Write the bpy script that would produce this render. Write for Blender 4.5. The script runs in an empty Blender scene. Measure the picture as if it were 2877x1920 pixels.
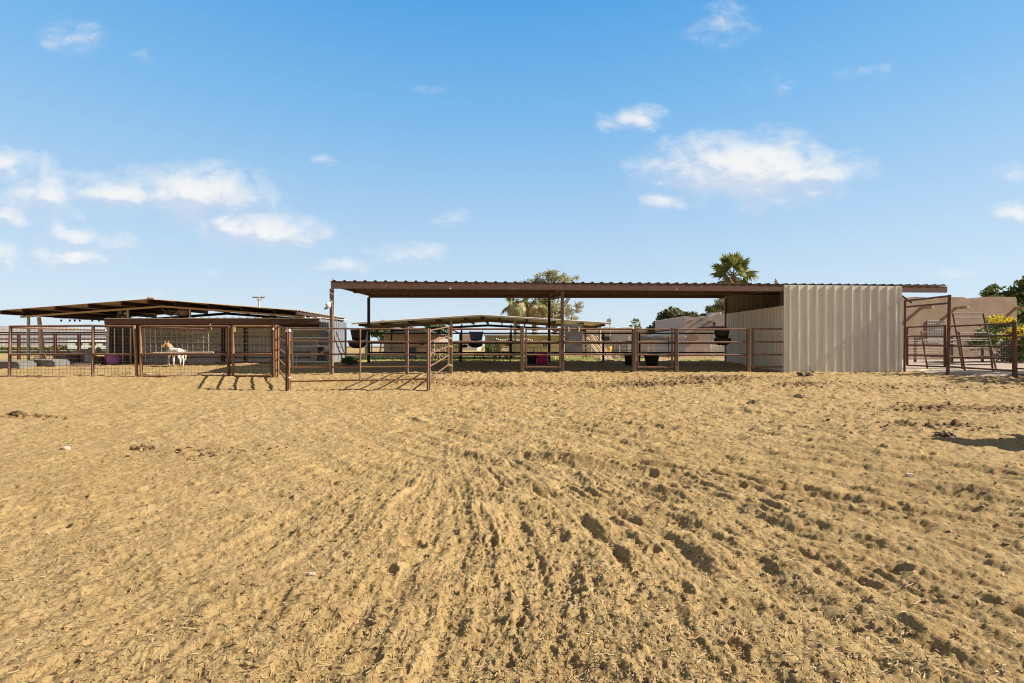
import bpy, math, random
import numpy as np
from mathutils import Vector, Matrix
random.seed(7)
RNG = np.random.default_rng(11)
S = bpy.context.scene
COL = S.collection
F = 1360.0; CX = 1438.5; HY = 972.0; CAMH = 1.15

# ------------------------------------------------------------------ helpers
def sst(a, b, t):
    t = np.clip((t - a) / (b - a), 0, 1)
    return t * t * (3 - 2 * t)

def gbase(x, y):
    x = np.asarray(x, float); y = np.asarray(y, float)
    k = sst(-2, 9, x)
    h = .33 * sst(11.7 - 2.0 * k, 16.0 - 2.2 * k, y) * (1 - .14 * k)
    h = h + (.13 + .05 * k) * sst(15.5, 19.5, y)
    h = h + .06 * np.exp(-((y - 20.2) / .45) ** 2) * sst(-7, -5.5, x) * (1 - sst(8, 9.5, x))
    h = h + .10 * np.exp(-((x + 9.2) / 2.6) ** 2 - ((y - 16.6) / .9) ** 2)
    h = h + .09 * np.exp(-((x + 3.6) / 1.6) ** 2 - ((y - 14.2) / .5) ** 2)
    h = h - .16 * sst(32, 70, y)
    return h

def gz(x, y): return float(gbase(x, y))
def pt(px, py, d): return Vector(((px - CX) / F * d, d, CAMH - (py - HY) / F * d))
def gp(px, d, dz=0.0):
    x = (px - CX) / F * d
    return Vector((x, d, gz(x, d) + dz))
def zpix(py, d): return CAMH - (py - HY) / F * d
def line_d(a, b):
    (p0, d0), (p1, d1) = a, b
    return lambda px: 1.0 / (1 / d0 + (px - p0) / (p1 - p0) * (1 / d1 - 1 / d0))
fd = line_d((932, 14.8), (2205, 15.9))
bd = line_d((1036, 19.6), (2035, 19.9))

class MB:
    def __init__(s): s.v = []; s.f = []; s.sm = []
    def add(s, vs, fs, smooth=False):
        o = len(s.v); s.v += [tuple(v) for v in vs]
        s.f += [tuple(i + o for i in f) for f in fs]; s.sm += [smooth] * len(fs); return s
    def beam(s, a, b, w, h, up=(0, 0, 1)):
        a = Vector(a); b = Vector(b); d = (b - a).normalized(); up = Vector(up)
        if abs(d.dot(up)) > .98: up = Vector((0, 1, 0))
        r = d.cross(up).normalized(); u = r.cross(d)
        c = min(w, h) * .08
        prof = [(-w/2+c, -h/2), (w/2-c, -h/2), (w/2, -h/2+c), (w/2, h/2-c), (w/2-c, h/2), (-w/2+c, h/2), (-w/2, h/2-c), (-w/2, -h/2+c)]
        vs = [p + r * i + u * j for p in (a, b) for i, j in prof]
        fs = [(k, (k+1) % 8, (k+1) % 8 + 8, k + 8) for k in range(8)] + [tuple(range(7, -1, -1)), tuple(range(8, 16))]
        return s.add(vs, fs)
    def box(s, c, size, rz=0):
        c = Vector(c); q = Matrix.Rotation(rz, 3, 'Z')
        a = c - q @ Vector((size[0] / 2, 0, 0)); b = c + q @ Vector((size[0] / 2, 0, 0))
        return s.beam(a, b, size[1], size[2])
    def tube(s, pts, r, n=8, caps=True):
        pts = [Vector(p) for p in pts]; m = len(pts)
        rs = r if isinstance(r, (list, tuple)) else [r] * m
        vs = []; pu = None
        for i, p in enumerate(pts):
            d = (pts[min(i + 1, m - 1)] - pts[max(i - 1, 0)]).normalized()
            if pu is None: pu = Vector((0, 0, 1)) if abs(d.z) < .9 else Vector((1, 0, 0))
            rr = d.cross(pu).normalized(); pu = rr.cross(d)
            for k in range(n):
                t = 2 * math.pi * k / n
                vs.append(p + (rr * math.cos(t) + pu * math.sin(t)) * rs[i])
        fs = [(i*n+k, i*n+(k+1) % n, (i+1)*n+(k+1) % n, (i+1)*n+k) for i in range(m-1) for k in range(n)]
        s.add(vs, fs, n > 4)
        if caps: s.add([vs[k] for k in range(n)], [tuple(range(n-1, -1, -1))]).add([vs[(m-1)*n+k] for k in range(n)], [tuple(range(n))])
        return s
    def lathe(s, prof, c, n=20, sx=1, sy=1):
        c = Vector(c); m = len(prof); vs = []
        for r, z in prof:
            for k in range(n):
                t = 2 * math.pi * k / n
                vs.append(c + Vector((r * math.cos(t) * sx, r * math.sin(t) * sy, z)))
        fs = [(i*n+k, i*n+(k+1) % n, (i+1)*n+(k+1) % n, (i+1)*n+k) for i in range(m-1) for k in range(n)]
        return s.add(vs, fs, True)
    def prism(s, poly, off):
        off = Vector(off); n = len(poly); p = [Vector(q) for q in poly]
        return s.add(p + [q + off for q in p], [tuple(range(n-1, -1, -1)), tuple(range(n, 2*n))] + [(k, (k+1) % n, (k+1) % n + n, k+n) for k in range(n)])
    def corr(s, a, b, c, d, n, rise, off, frac=(.36, .12), steps=1, wob=0):
        """ribbed sheet on the quad a-b (one edge) / c-d (far edge); n ribs; off = offset direction of the ribs"""
        a, b, c, d = map(Vector, (a, b, c, d)); off = Vector(off).normalized()
        prof = []
        for k in range(n):
            for t, h in ((0, 0), (.5 - frac[0] / 2, 0), (.5 - frac[1] / 2, 1), (.5 + frac[1] / 2, 1), (.5 + frac[0] / 2, 0)):
                prof.append(((k + t) / n, h))
        prof.append((1, 0))
        m = len(prof); vs = []
        for j in range(steps + 1):
            w = j / steps; e0 = a.lerp(c, w); e1 = b.lerp(d, w)
            for t, h in prof: vs.append(e0.lerp(e1, t) + off * (h * rise + wob * random.uniform(-1, 1)))
        return s.add(vs, [(j*m+i, j*m+i+1, (j+1)*m+i+1, (j+1)*m+i) for j in range(steps) for i in range(m-1)])

def wloc(o):
    v = Vector((0, 0, 0))
    while o: v += o.location; o = o.parent
    return v
def thing(name, label, cat, loc, group=None):
    o = bpy.data.objects.new(name, None); COL.objects.link(o); o.location = loc
    o.empty_display_size = .2
    tag(o, label, cat, group); return o
def tag(o, label, cat=None, group=None):
    o['label'] = label
    if cat: o['category'] = cat
    if group: o['group'] = group
    return o
def build(name, mb, mat, parent=None, loc=None, solid=0):
    base = wloc(parent) if parent else Vector(loc or (0, 0, 0))
    me = bpy.data.meshes.new(name)
    me.from_pydata([tuple(Vector(v) - base) for v in mb.v], [], mb.f)
    me.polygons.foreach_set('use_smooth', mb.sm); me.materials.append(mat); me.update()
    o = bpy.data.objects.new(name, me); COL.objects.link(o)
    if parent: o.parent = parent
    else: o.location = base
    if solid:
        md = o.modifiers.new('thickness', 'SOLIDIFY'); md.thickness = solid; md.offset = 0
    return o
def npmesh(name, V, Q, mat, parent=None, loc=None, smooth=False, tri=False):
    base = wloc(parent) if parent else Vector(loc or (0, 0, 0))
    me = bpy.data.meshes.new(name); V = np.asarray(V, np.float32) - np.array(base, np.float32)
    Q = np.asarray(Q, np.int32); k = Q.shape[1]
    me.vertices.add(len(V)); me.vertices.foreach_set('co', V.ravel())
    me.loops.add(Q.size); me.loops.foreach_set('vertex_index', Q.ravel())
    me.polygons.add(len(Q)); me.polygons.foreach_set('loop_start', np.arange(len(Q), dtype=np.int32) * k)
    me.polygons.foreach_set('use_smooth', np.full(len(Q), smooth))
    me.materials.append(mat); me.update(calc_edges=True); me.validate()
    o = bpy.data.objects.new(name, me); COL.objects.link(o)
    if parent: o.parent = parent
    else: o.location = base
    return o
def dup(root, loc, label=None, parent=None):
    c = root.copy(); COL.objects.link(c)
    c.parent = parent
    if parent is None: c.location = loc
    if label: c['label'] = label
    for ch in list(root.children): dup(ch, None, None, c)
    return c

# ------------------------------------------------------------------ materials
def nt(m): m.use_nodes = True; return m.node_tree.nodes, m.node_tree.links
def mat(name, c1, c2=None, scale=6, rough=.75, metal=0, bump=0, bscale=40, stretch=(1, 1, 1), lo=.35, hi=.65, spec=.3):
    m = bpy.data.materials.new(name); N, L = nt(m); b = N['Principled BSDF']
    b.inputs['Roughness'].default_value = rough; b.inputs['Metallic'].default_value = metal
    b.inputs['Specular IOR Level'].default_value = spec
    b.inputs['Base Color'].default_value = (*c1, 1)
    tc = N.new('ShaderNodeTexCoord'); mp = N.new('ShaderNodeMapping'); mp.inputs['Scale'].default_value = stretch
    L.new(tc.outputs['Object'], mp.inputs['Vector'])
    if c2:
        n = N.new('ShaderNodeTexNoise'); n.inputs['Scale'].default_value = scale; n.inputs['Detail'].default_value = 6; n.inputs['Roughness'].default_value = .65
        r = N.new('ShaderNodeValToRGB'); r.color_ramp.elements[0].position = lo; r.color_ramp.elements[1].position = hi
        r.color_ramp.elements[0].color = (*c1, 1); r.color_ramp.elements[1].color = (*c2, 1)
        L.new(mp.outputs[0], n.inputs['Vector']); L.new(n.outputs['Fac'], r.inputs['Fac']); L.new(r.outputs['Color'], b.inputs['Base Color'])
    if bump:
        n2 = N.new('ShaderNodeTexNoise'); n2.inputs['Scale'].default_value = bscale; n2.inputs['Detail'].default_value = 5
        bp = N.new('ShaderNodeBump'); bp.inputs['Strength'].default_value = bump; bp.inputs['Distance'].default_value = .02
        L.new(mp.outputs[0], n2.inputs['Vector']); L.new(n2.outputs['Fac'], bp.inputs['Height']); L.new(bp.outputs[0], b.inputs['Normal'])
    return m
def leafmat(name, c1, c2, c3=None, trans=.25):
    m = bpy.data.materials.new(name); N, L = nt(m); N.remove(N['Principled BSDF']); out = N['Material Output']
    g = N.new('ShaderNodeNewGeometry'); r = N.new('ShaderNodeValToRGB')
    r.color_ramp.elements[0].color = (*c1, 1); r.color_ramp.elements[1].color = (*c2, 1)
    if c3: e = r.color_ramp.elements.new(.8); e.color = (*c2, 1); r.color_ramp.elements[-1].color = (*c3, 1)
    L.new(g.outputs['Random Per Island'], r.inputs['Fac'])
    d = N.new('ShaderNodeBsdfPrincipled'); d.inputs['Roughness'].default_value = .55; d.inputs['Specular IOR Level'].default_value = .3
    t = N.new('ShaderNodeBsdfTranslucent'); mx = N.new('ShaderNodeMixShader'); mx.inputs[0].default_value = trans
    L.new(r.outputs['Color'], d.inputs['Base Color']); L.new(r.outputs['Color'], t.inputs['Color'])
    L.new(d.outputs[0], mx.inputs[1]); L.new(t.outputs[0], mx.inputs[2]); L.new(mx.outputs[0], out.inputs['Surface'])
    return m
RUST = mat('rusty pipe', (.125, .066, .046), (.215, .123, .085), 9, .75, 0, .25, 60)
RUSTO = mat('orange rusted pipe', (.21, .10, .05), (.30, .16, .08), 7, .8, 0, .25, 60)
RUSTD = mat('dark maroon painted pipe', (.085, .035, .028), (.15, .07, .05), 8, .6, 0, .2, 60)
POSTB = mat('weathered brown square tube', (.125, .07, .05), (.225, .145, .105), 5, .7, 0, .2, 50, (1, 1, .25))
BEAM = mat('brown painted steel beam', (.115, .063, .051), (.175, .107, .088), 14, .62, 0, .15, 80)
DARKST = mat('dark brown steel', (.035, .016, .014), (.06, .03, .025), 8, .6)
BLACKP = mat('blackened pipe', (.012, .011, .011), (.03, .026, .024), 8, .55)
GALV = mat('dusty galvanised sheet', (.60, .575, .54), (.72, .70, .67), 3.5, .62, .1, .06, 30, (3, 3, .22))
GALVI = mat('stained galvanised liner sheet', (.56, .52, .45), (.70, .65, .58), 3, .65, .1, .06, 30, (3, 3, .22))
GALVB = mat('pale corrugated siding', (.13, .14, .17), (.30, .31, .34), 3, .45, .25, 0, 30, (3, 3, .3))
GALVP = mat('galvanised tube', (.42, .42, .41), (.58, .56, .53), 9, .45, .5)
SHEETM = mat('bare steel plate', (.15, .155, .18), (.24, .245, .27), 3, .45, .3, .05, 20)
RUSTROOF = mat('rusted roof sheet', (.20, .145, .10), (.32, .24, .17), 5, .7, .1, 0, 30, (1, .4, 1))
TANROOF = mat('tan brown roof sheet', (.36, .28, .20), (.48, .385, .285), 5, .75, 0, 0, 30, (1, .4, 1))
CREAM = mat('cream roof underside', (.64, .56, .47), (.72, .64, .55), 3, .6)
TANW = mat('tan timber siding', (.50, .345, .245), (.60, .44, .325), 2.5, .8, 0, .1, 30, (6, 6, .4))
BROWNW = mat('brown timber siding', (.24, .165, .115), (.32, .23, .165), 3, .85, 0, .1, 30, (8, 8, .4))
STUCR = mat('brown stucco', (.235, .165, .115), (.31, .225, .165), 1.6, .95, 0, .5, 14)
STUCM = mat('mauve grey stucco', (.44, .37, .34), (.50, .425, .39), 1.2, .95, 0, .3, 18)
WHITE = mat('white paint', (.78, .77, .74), (.66, .64, .6), 3, .6)
PALEW = mat('pale wall paint', (.62, .57, .55), (.68, .63, .6), 1.5, .8)
BLACK = mat('black rubber', (.014, .014, .016), (.03, .03, .032), 6, .55)
NAVY = mat('navy plastic', (.075, .125, .25), (.10, .155, .30), 6, .5)
PINK = mat('magenta plastic', (.55, .03, .20), (.42, .03, .16), 4, .45)
PURPLE = mat('purple plastic', (.22, .09, .36), (.28, .13, .42), 4, .45)
YELLOW = mat('yellow plastic', (.80, .50, .02), (.72, .42, .02), 4, .45)
WOOD = mat('weathered timber', (.30, .22, .14), (.45, .35, .24), 5, .85, 0, .2, 30, (4, 4, .5))
WOODP = mat('pale peeled pole', (.50, .38, .26), (.60, .47, .33), 5, .8, 0, .1, 30, (3, 3, .4))
TANKM = mat('dark grey galvanised tank', (.10, .10, .095), (.17, .165, .155), 4, .7, 0, .1, 30)
GREY = mat('grey concrete', (.30, .30, .28), (.40, .39, .36), 4, .85, 0, .2, 30)
GLASS = mat('dark window glass', (.03, .04, .05), (.07, .08, .09), 2, .12, 0, spec=.6)
GBLOCK = mat('glass block', (.30, .38, .44), (.5, .56, .6), 10, .15, 0, spec=.6)
BARK = mat('grey brown bark', (.16, .12, .09), (.28, .22, .17), 4, .9, 0, .4, 12, (3, 3, .6))
WIRE = mat('rusty wire', (.17, .10, .065), (.30, .20, .13), 5, .6)
WIREG = mat('galvanised wire', (.42, .39, .34), (.5, .46, .4), 5, .5, .3)
TARP = mat('grey tarpaulin', (.10, .095, .10), (.18, .17, .17), 3, .7)
ROPE = mat('pale yellow strap', (.55, .42, .16), (.65, .52, .25), 8, .8)
NETM = mat('brown netting', (.20, .14, .11), (.3, .22, .17), 8, .8)
HOOF = mat('dark hoof', (.05, .04, .035))
STONE = mat('pale stone', (.38, .29, .22), (.48, .39, .31), 9, .9, 0, .3, 30)

# ------------------------------------------------------------------ camera / light / world
cam = bpy.data.cameras.new('camera'); co = bpy.data.objects.new('camera', cam); COL.objects.link(co)
co.location = (0, 0, CAMH); co.rotation_euler = (math.radians(90), 0, 0)
cam.sensor_width = 36; cam.lens = F / 2877 * 36; cam.shift_y = 12 / 2877; cam.clip_end = 9000; cam.clip_start = .05
S.camera = co
EL = math.radians(34); AZ = math.radians(-2.0)      # sun from the right (+X), a touch in front of the picture plane
sd = Vector((math.cos(EL) * math.cos(AZ), math.cos(EL) * math.sin(AZ), math.sin(EL)))
sun = bpy.data.lights.new('sun', 'SUN'); sun.energy = 4.8; sun.angle = math.radians(.5); sun.color = (1, .93, .80)
so = bpy.data.objects.new('sun', sun); COL.objects.link(so); so.location = sd * 60
so.rotation_euler = (-sd).to_track_quat('-Z', 'Y').to_euler()

W = bpy.data.worlds.new('World'); S.world = W; W.use_nodes = True
wn, wl = W.node_tree.nodes, W.node_tree.links
sky = wn.new('ShaderNodeTexSky'); sky.sky_type = 'NISHITA'; sky.sun_disc = False
sky.sun_elevation = EL; sky.sun_rotation = math.pi / 2 - AZ
sky.air_density = 1.0; sky.dust_density = .6; sky.ozone_density = 2.0
SKYS = .11
def wmath(op, a, b=None, c=None):
    n = wn.new('ShaderNodeMath'); n.operation = op
    for i, v in enumerate((a, b, c)):
        if v is None: continue
        if isinstance(v, (int, float)): n.inputs[i].default_value = v
        else: wl.new(v, n.inputs[i])
    return n.outputs[0]
# clouds: (px, py, rx, ry, weight) in 2350-pixel picture units turned into directions in front of the place
K = 2877 / 2350
CL = [(440,440,195,56,1.02), (270,446,130,34,.95), (610,530,140,40,1), (0,382,110,42,.9), (20,492,62,26,.8), (150,540,62,28,.9), (165,590,110,28,.9),
      (-5,582,60,34,.9), (1725,392,225,74,1.2), (1850,400,110,40,.95), (1455,271,72,27,.85), (1522,466,66,22,.85), (2330,492,60,24,.8),
      (175,85,85,34,.40), (330,133,60,16,.30), (1650,55,80,52,.42), (930,579,95,24,.66), (790,606,70,18,.55), (1045,501,55,22,.4),
      (740,370,48,14,.36), (2330,400,50,26,.42), (110,450,150,52,.8), (260,558,60,28,.55), (530,524,90,40,.85), (985,205,50,18,.26), (1985,165,90,26,.26), (1800,190,110,40,.22), (500,628,40,14,.3), (2200,625,60,16,.3), (330,688,60,14,.5)]
grp = bpy.data.node_groups.new('cloud density', 'ShaderNodeTree')
grp.interface.new_socket('P', in_out='INPUT', socket_type='NodeSocketVector')
grp.interface.new_socket('D', in_out='OUTPUT', socket_type='NodeSocketFloat')
gn, gl = grp.nodes, grp.links
gi = gn.new('NodeGroupInput'); go = gn.new('NodeGroupOutput')
def gnoise(scale, detail, rough, dist=0, st=(1, 1.7, 1)):
    mp = gn.new('ShaderNodeMapping'); mp.inputs['Scale'].default_value = st; gl.new(gi.outputs[0], mp.inputs['Vector'])
    n = gn.new('ShaderNodeTexNoise'); n.inputs['Scale'].default_value = scale; n.inputs['Detail'].default_value = detail
    n.inputs['Roughness'].default_value = rough; n.inputs['Distortion'].default_value = dist
    gl.new(mp.outputs[0], n.inputs['Vector']); return n.outputs['Fac'], n.outputs['Color']
def gm(op, a, b):
    n = gn.new('ShaderNodeMath'); n.operation = op
    for i, v in enumerate((a, b)):
        if isinstance(v, (int, float)): n.inputs[i].default_value = v
        else: gl.new(v, n.inputs[i])
    return n.outputs[0]
nf, _ = gnoise(17, 9, .58, .4); nf2, _ = gnoise(7, 3, .5)
# warp the position a little so the outlines are not ellipses
_, nc = gnoise(12, 3, .5, 0, (1, 1, 1))
wv = gn.new('ShaderNodeVectorMath'); wv.operation = 'MULTIPLY_ADD'; gl.new(nc, wv.inputs[0]); wv.inputs[1].default_value = (.10, .045, 0); gl.new(gi.outputs[0], wv.inputs[2])
acc = None
for (x, y, rx, ry, w) in CL:
    cu, cv = (x * K - CX) / F + .05, (HY - y * K) / F + .0225
    a = gn.new('ShaderNodeVectorMath'); a.operation = 'SUBTRACT'; gl.new(wv.outputs[0], a.inputs[0]); a.inputs[1].default_value = (cu, cv, 0)
    b = gn.new('ShaderNodeVectorMath'); b.operation = 'MULTIPLY'; gl.new(a.outputs[0], b.inputs[0]); b.inputs[1].default_value = (F / (rx * 1.28 * K), F / (ry * 1.38 * K), 0)
    l = gn.new('ShaderNodeVectorMath'); l.operation = 'LENGTH'; gl.new(b.outputs[0], l.inputs[0])
    q = gm('MULTIPLY', gm('MAXIMUM', gm('SUBTRACT', 1.15, l.outputs['Value']), 0), w)
    acc = q if acc is None else gm('MAXIMUM', acc, q)
dens = gm('ADD', acc, gm('MULTIPLY', gm('SUBTRACT', nf, .52), 1.15))
dens = gm('ADD', dens, gm('MULTIPLY', gm('SUBTRACT', nf2, .5), .6))
dens = gm('MULTIPLY', dens, gm('MINIMUM', gm('MULTIPLY', acc, 5), 1))
gl.new(dens, go.inputs[0])
tc = wn.new('ShaderNodeTexCoord'); sp = wn.new('ShaderNodeSeparateXYZ'); wl.new(tc.outputs['Generated'], sp.inputs[0])
ysafe = wmath('MAXIMUM', sp.outputs['Y'], .05)
u = wmath('DIVIDE', sp.outputs['X'], ysafe); v = wmath('DIVIDE', sp.outputs['Z'], ysafe)
cb = wn.new('ShaderNodeCombineXYZ'); wl.new(u, cb.inputs[0]); wl.new(v, cb.inputs[1])
def dn(vec):
    g = wn.new('ShaderNodeGroup'); g.node_tree = grp; wl.new(vec, g.inputs[0]); return g.outputs[0]
d0 = dn(cb.outputs[0])
off = wn.new('ShaderNodeVectorMath'); off.operation = 'ADD'; wl.new(cb.outputs[0], off.inputs[0]); off.inputs[1].default_value = (.018, .022, 0)
d1 = dn(off.outputs[0])
front = wmath('GREATER_THAN', sp.outputs['Y'], .1)
def mapr(v, a, b, c=0, d=1, smooth=True):
    n = wn.new('ShaderNodeMapRange'); n.interpolation_type = 'SMOOTHSTEP' if smooth else 'LINEAR'
    wl.new(v, n.inputs[0]); n.inputs[1].default_value = a; n.inputs[2].default_value = b; n.inputs[3].default_value = c; n.inputs[4].default_value = d
    return n.outputs[0]
alpha = wmath('MULTIPLY', wmath('MULTIPLY', mapr(d0, 0, 1.12), .93), front)
lit = mapr(wmath('SUBTRACT', d0, d1), -.22, .30)
ccol = wn.new('ShaderNodeMix'); ccol.data_type = 'RGBA'; wl.new(lit, ccol.inputs['Factor'])
CB = 4.1
ccol.inputs[6].default_value = (.66 * CB, .74 * CB, .88 * CB, 1); ccol.inputs[7].default_value = (.97 * CB, .97 * CB, .96 * CB, 1)
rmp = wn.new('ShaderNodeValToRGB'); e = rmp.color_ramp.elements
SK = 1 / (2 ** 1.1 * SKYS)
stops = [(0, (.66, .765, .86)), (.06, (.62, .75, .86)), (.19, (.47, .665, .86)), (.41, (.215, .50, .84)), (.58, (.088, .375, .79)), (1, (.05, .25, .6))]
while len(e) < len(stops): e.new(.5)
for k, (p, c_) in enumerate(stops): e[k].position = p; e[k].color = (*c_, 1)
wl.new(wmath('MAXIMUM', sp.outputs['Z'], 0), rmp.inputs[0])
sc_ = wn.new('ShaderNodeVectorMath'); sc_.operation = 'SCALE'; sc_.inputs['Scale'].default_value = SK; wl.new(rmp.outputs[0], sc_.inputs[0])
# unseen sky overhead and behind the camera greyed to make fill light neutral
fill_ = wmath('MAXIMUM', mapr(sp.outputs['Z'], .62, .85), mapr(sp.outputs['Y'], -.05, -.5))
fillm = wn.new('ShaderNodeMix'); fillm.data_type = 'RGBA'; wl.new(fill_, fillm.inputs['Factor']); wl.new(sc_.outputs[0], fillm.inputs[6]); fillm.inputs[7].default_value = (.30 * SK, .295 * SK, .29 * SK, 1)
skm = wn.new('ShaderNodeMix'); skm.data_type = 'RGBA'; skm.inputs['Factor'].default_value = .93; wl.new(sky.outputs[0], skm.inputs[6]); wl.new(fillm.outputs[2], skm.inputs[7])
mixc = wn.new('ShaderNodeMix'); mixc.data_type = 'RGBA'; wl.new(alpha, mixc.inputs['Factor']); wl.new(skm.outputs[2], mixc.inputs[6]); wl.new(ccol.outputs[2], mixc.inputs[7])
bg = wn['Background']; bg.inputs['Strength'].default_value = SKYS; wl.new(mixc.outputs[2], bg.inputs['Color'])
S.view_settings.view_transform = 'Standard'; S.view_settings.look = 'None'; S.view_settings.exposure = 1.1; S.view_settings.gamma = 1
S.render.engine = 'CYCLES'; S.cycles.max_bounces = 6; S.cycles.use_denoising = True; S.cycles.denoiser = 'OPENIMAGEDENOISE'; S.cycles.denoising_prefilter = 'ACCURATE'; S.cycles.filter_width = 1.1

# ------------------------------------------------------------------ ground
def hsh(ix, iy, s):
    n = (ix.astype(np.int64) * 374761393 + iy.astype(np.int64) * 668265263 + s * 974634777) & 0xFFFFFFFF
    n = ((n ^ (n >> 13)) * 1274126177) & 0xFFFFFFFF
    n = ((n ^ (n >> 16)) * 2246822519) & 0xFFFFFFFF
    return ((n ^ (n >> 15)) & 0xFFFFFF) / float(0xFFFFFF)
def vnoise(x, y, s=0):
    ix = np.floor(x).astype(np.int64); iy = np.floor(y).astype(np.int64); fx = x - ix; fy = y - iy
    fx = fx * fx * fx * (fx * (fx * 6 - 15) + 10); fy = fy * fy * fy * (fy * (fy * 6 - 15) + 10)
    a = hsh(ix, iy, s); b = hsh(ix + 1, iy, s); c = hsh(ix, iy + 1, s); d = hsh(ix + 1, iy + 1, s)
    return (a + (b - a) * fx) * (1 - fy) + (c + (d - c) * fx) * fy - .5
def fbm(x, y, s=0, o=4, g=.5):
    r = 0; a = 1.0
    for k in range(o):
        r = r + a * vnoise(x, y, s + 17 * k); c, t = .8, .6
        x, y = (x * c - y * t) * 2.03, (x * t + y * c) * 2.03; a *= g
    return r
def cells(x, y, size, seed, fn):
    """sum fn(distance, rnd1, rnd2) over jittered cell points"""
    cx = np.floor(x / size).astype(np.int64); cy = np.floor(y / size).astype(np.int64); r = 0
    for i in (-1, 0, 1):
        for j in (-1, 0, 1):
            a = cx + i; b = cy + j
            dx = x - (a + hsh(a, b, seed)) * size; dy = y - (b + hsh(a, b, seed + 1)) * size
            th = hsh(a, b, seed + 4) * 6.283
            ct, st_ = np.cos(th), np.sin(th)
            d = np.sqrt((dx * ct + dy * st_) ** 2 + (1.5 * (-dx * st_ + dy * ct)) ** 2)
            r = r + fn(d, hsh(a, b, seed + 2), hsh(a, b, seed + 3))
    return r
DUNG = [(3.6, 12.7, 2.3, .42, 1), (5.6, 13.4, 1.6, .5, 1), (-.5, 13.3, 1.0, .4, .8), (8.2, 8.9, 1.3, .5, .9), (6.0, 7.0, .8, .3, .7), (-7.6, 7.7, .5, .12, 1), (6.9, 5.0, .5, .25, .8),
        (-3.3, 5.3, .5, .25, .4), (7.4, 12.3, .9, .3, .8), (-2.8, 13.6, 1.6, .5, .6), (10.6, 11.8, 2.4, .5, .5)]
def ground_full(x, y):
    d = np.hypot(x, y)
    h = gbase(x, y)
    near = 1 - sst(24, 40, d)
    w1 = fbm(x * .55, y * .55, 3, 3)
    h = h + near * (.035 * w1 + .02 * fbm(x * 1.6, y * 1.6, 9, 3))
    # drag and hoof ridges: a fan towards the camera plus a broad diagonal sweep
    wx = x + .55 * fbm(x * .4 + 7, y * .4, 21, 3); wy = y + .55 * fbm(x * .4, y * .4 + 5, 33, 3)
    th = np.arctan2(wx + .4, 8.8 - wy); r = np.hypot(x + .4, 8.8 - y)
    t1 = vnoise(th * 44, r * .55, 51); t2 = vnoise(th * 92 + 9, r * 1.0, 52); t3 = fbm(th * 150, r * 4.0, 57, 3)
    rightish = .42 + .58 * sst(-1.8, .8, x + .12 * (y - 3)); patch = sst(-.28, .12, fbm(x * .6, y * .6, 71, 2) + .08)
    fade = (1 - sst(2.8, 7.4, y + .5 * fbm(x * 1.2, y * 1.2, 77, 2))) * sst(0, 1, r)
    chunk = np.clip(.85 + .9 * fbm(x * 2.6, y * 2.6, 58, 2), .45, 1.25)
    h = h + fade * rightish * (.45 + .55 * patch) * chunk * (1 - .35 * sst(2.5, 5, y)) * (.020 * np.tanh(2.4 * t1) + .018 * np.tanh(2.6 * t2) + .020 * t3)
    xi = wx * .69 + wy * .72; eta = -wx * .72 + wy * .69
    s1 = vnoise(xi * 4.6, eta * .35, 61); s2 = vnoise(xi * 9.5 + 3, eta * .8, 62)
    fb_ = sst(2.6, 4.0, y) * (1 - sst(8.0, 10.5, y)) * sst(-3.6, -1.2, x)
    h = h + fb_ * (.5 + .5 * sst(-.2, .15, fbm(x * .5 + 3, y * .5, 73, 2))) * chunk * (.020 * np.tanh(2.6 * s1) + .018 * np.tanh(2.6 * s2))
    # long ruts sweeping from the gate mouth to the right foreground
    xc_ = wx * .30 + x * .70; yc_ = wy * .30 + y * .70
    for x0, dep, wid in ((3.85, .036, .13), (4.28, .026, .10), (3.35, .030, .12), (2.85, .026, .11), (4.95, .030, .12), (5.5, .022, .10), (2.35, .022, .10), (6.2, .026, .13)):
        dd_ = (.69 * xc_ + .72 * yc_ + .028 * (eta - 1) ** 2 - x0 - .1) / wid
        al = sst(-7.5, -5.5, eta) * (1 - sst(2.5, 5, eta)) * np.clip(.8 + 1.1 * vnoise(eta * .7, x0 * 9 + 0 * x, int(x0 * 40)), .25, 1.15)
        h = h + al * near * dep * (-np.exp(-dd_ ** 2) + .55 * np.exp(-((np.abs(dd_) - 1.6) / .6) ** 2))
    # hoof prints: pits with a rim
    def pit(d, a, b):
        R = .035 + .045 * a; q = d / R
        return np.where(b < .10, -(.010 + .020 * a) * np.exp(-q ** 4 * .8) + .012 * np.exp(-((q - 1.35) / .3) ** 2), 0)
    dens = near * (1 - .5 * sst(15, 18, y)) * (.45 + .55 * rightish)
    h = h + dens * cells(x, y, .34, 101, pit)
    h = h + dens * .8 * cells(x + .11, y + 3.3, .21, 151, pit)
    # clods
    def clod(d, a, b):
        R = .008 + .024 * a * a * a; q = np.clip(d / R, 0, 1)
        return np.where(b < .5, R * .75 * np.sqrt(1 - q * q), 0)
    m1 = np.clip(.5 + 1.3 * fbm(x * .9, y * .9, 81, 3), .1, 1)
    h = h + near * m1 * cells(x, y, .10, 201, clod)
    tiny = 1 - sst(4.5, 7, d)
    if np.any(tiny > 0):
        def grit(d, a, b):
            R = .006 + .010 * a; q = np.clip(d / R, 0, 1)
            return np.where(b < .55, R * .8 * np.sqrt(1 - q * q), 0)
        h = h + tiny * m1 * cells(x, y, .036, 251, grit)
    rough = .72 + .28 * rightish
    pock = sst(4.5, 8, y) * (.35 + .65 * rightish)
    h = h + near * rough * ((.022 + .024 * pock) * fbm(x * 5.5, y * 7, 5, 3, .65) + .0125 * fbm(x * 19, y * 22, 6, 3, .7))
    h = h + np.where(d < 9, .0045, .003) * near * fbm(x * 58, y * 58, 8, 2, .7)
    dung = 0 * x
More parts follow.
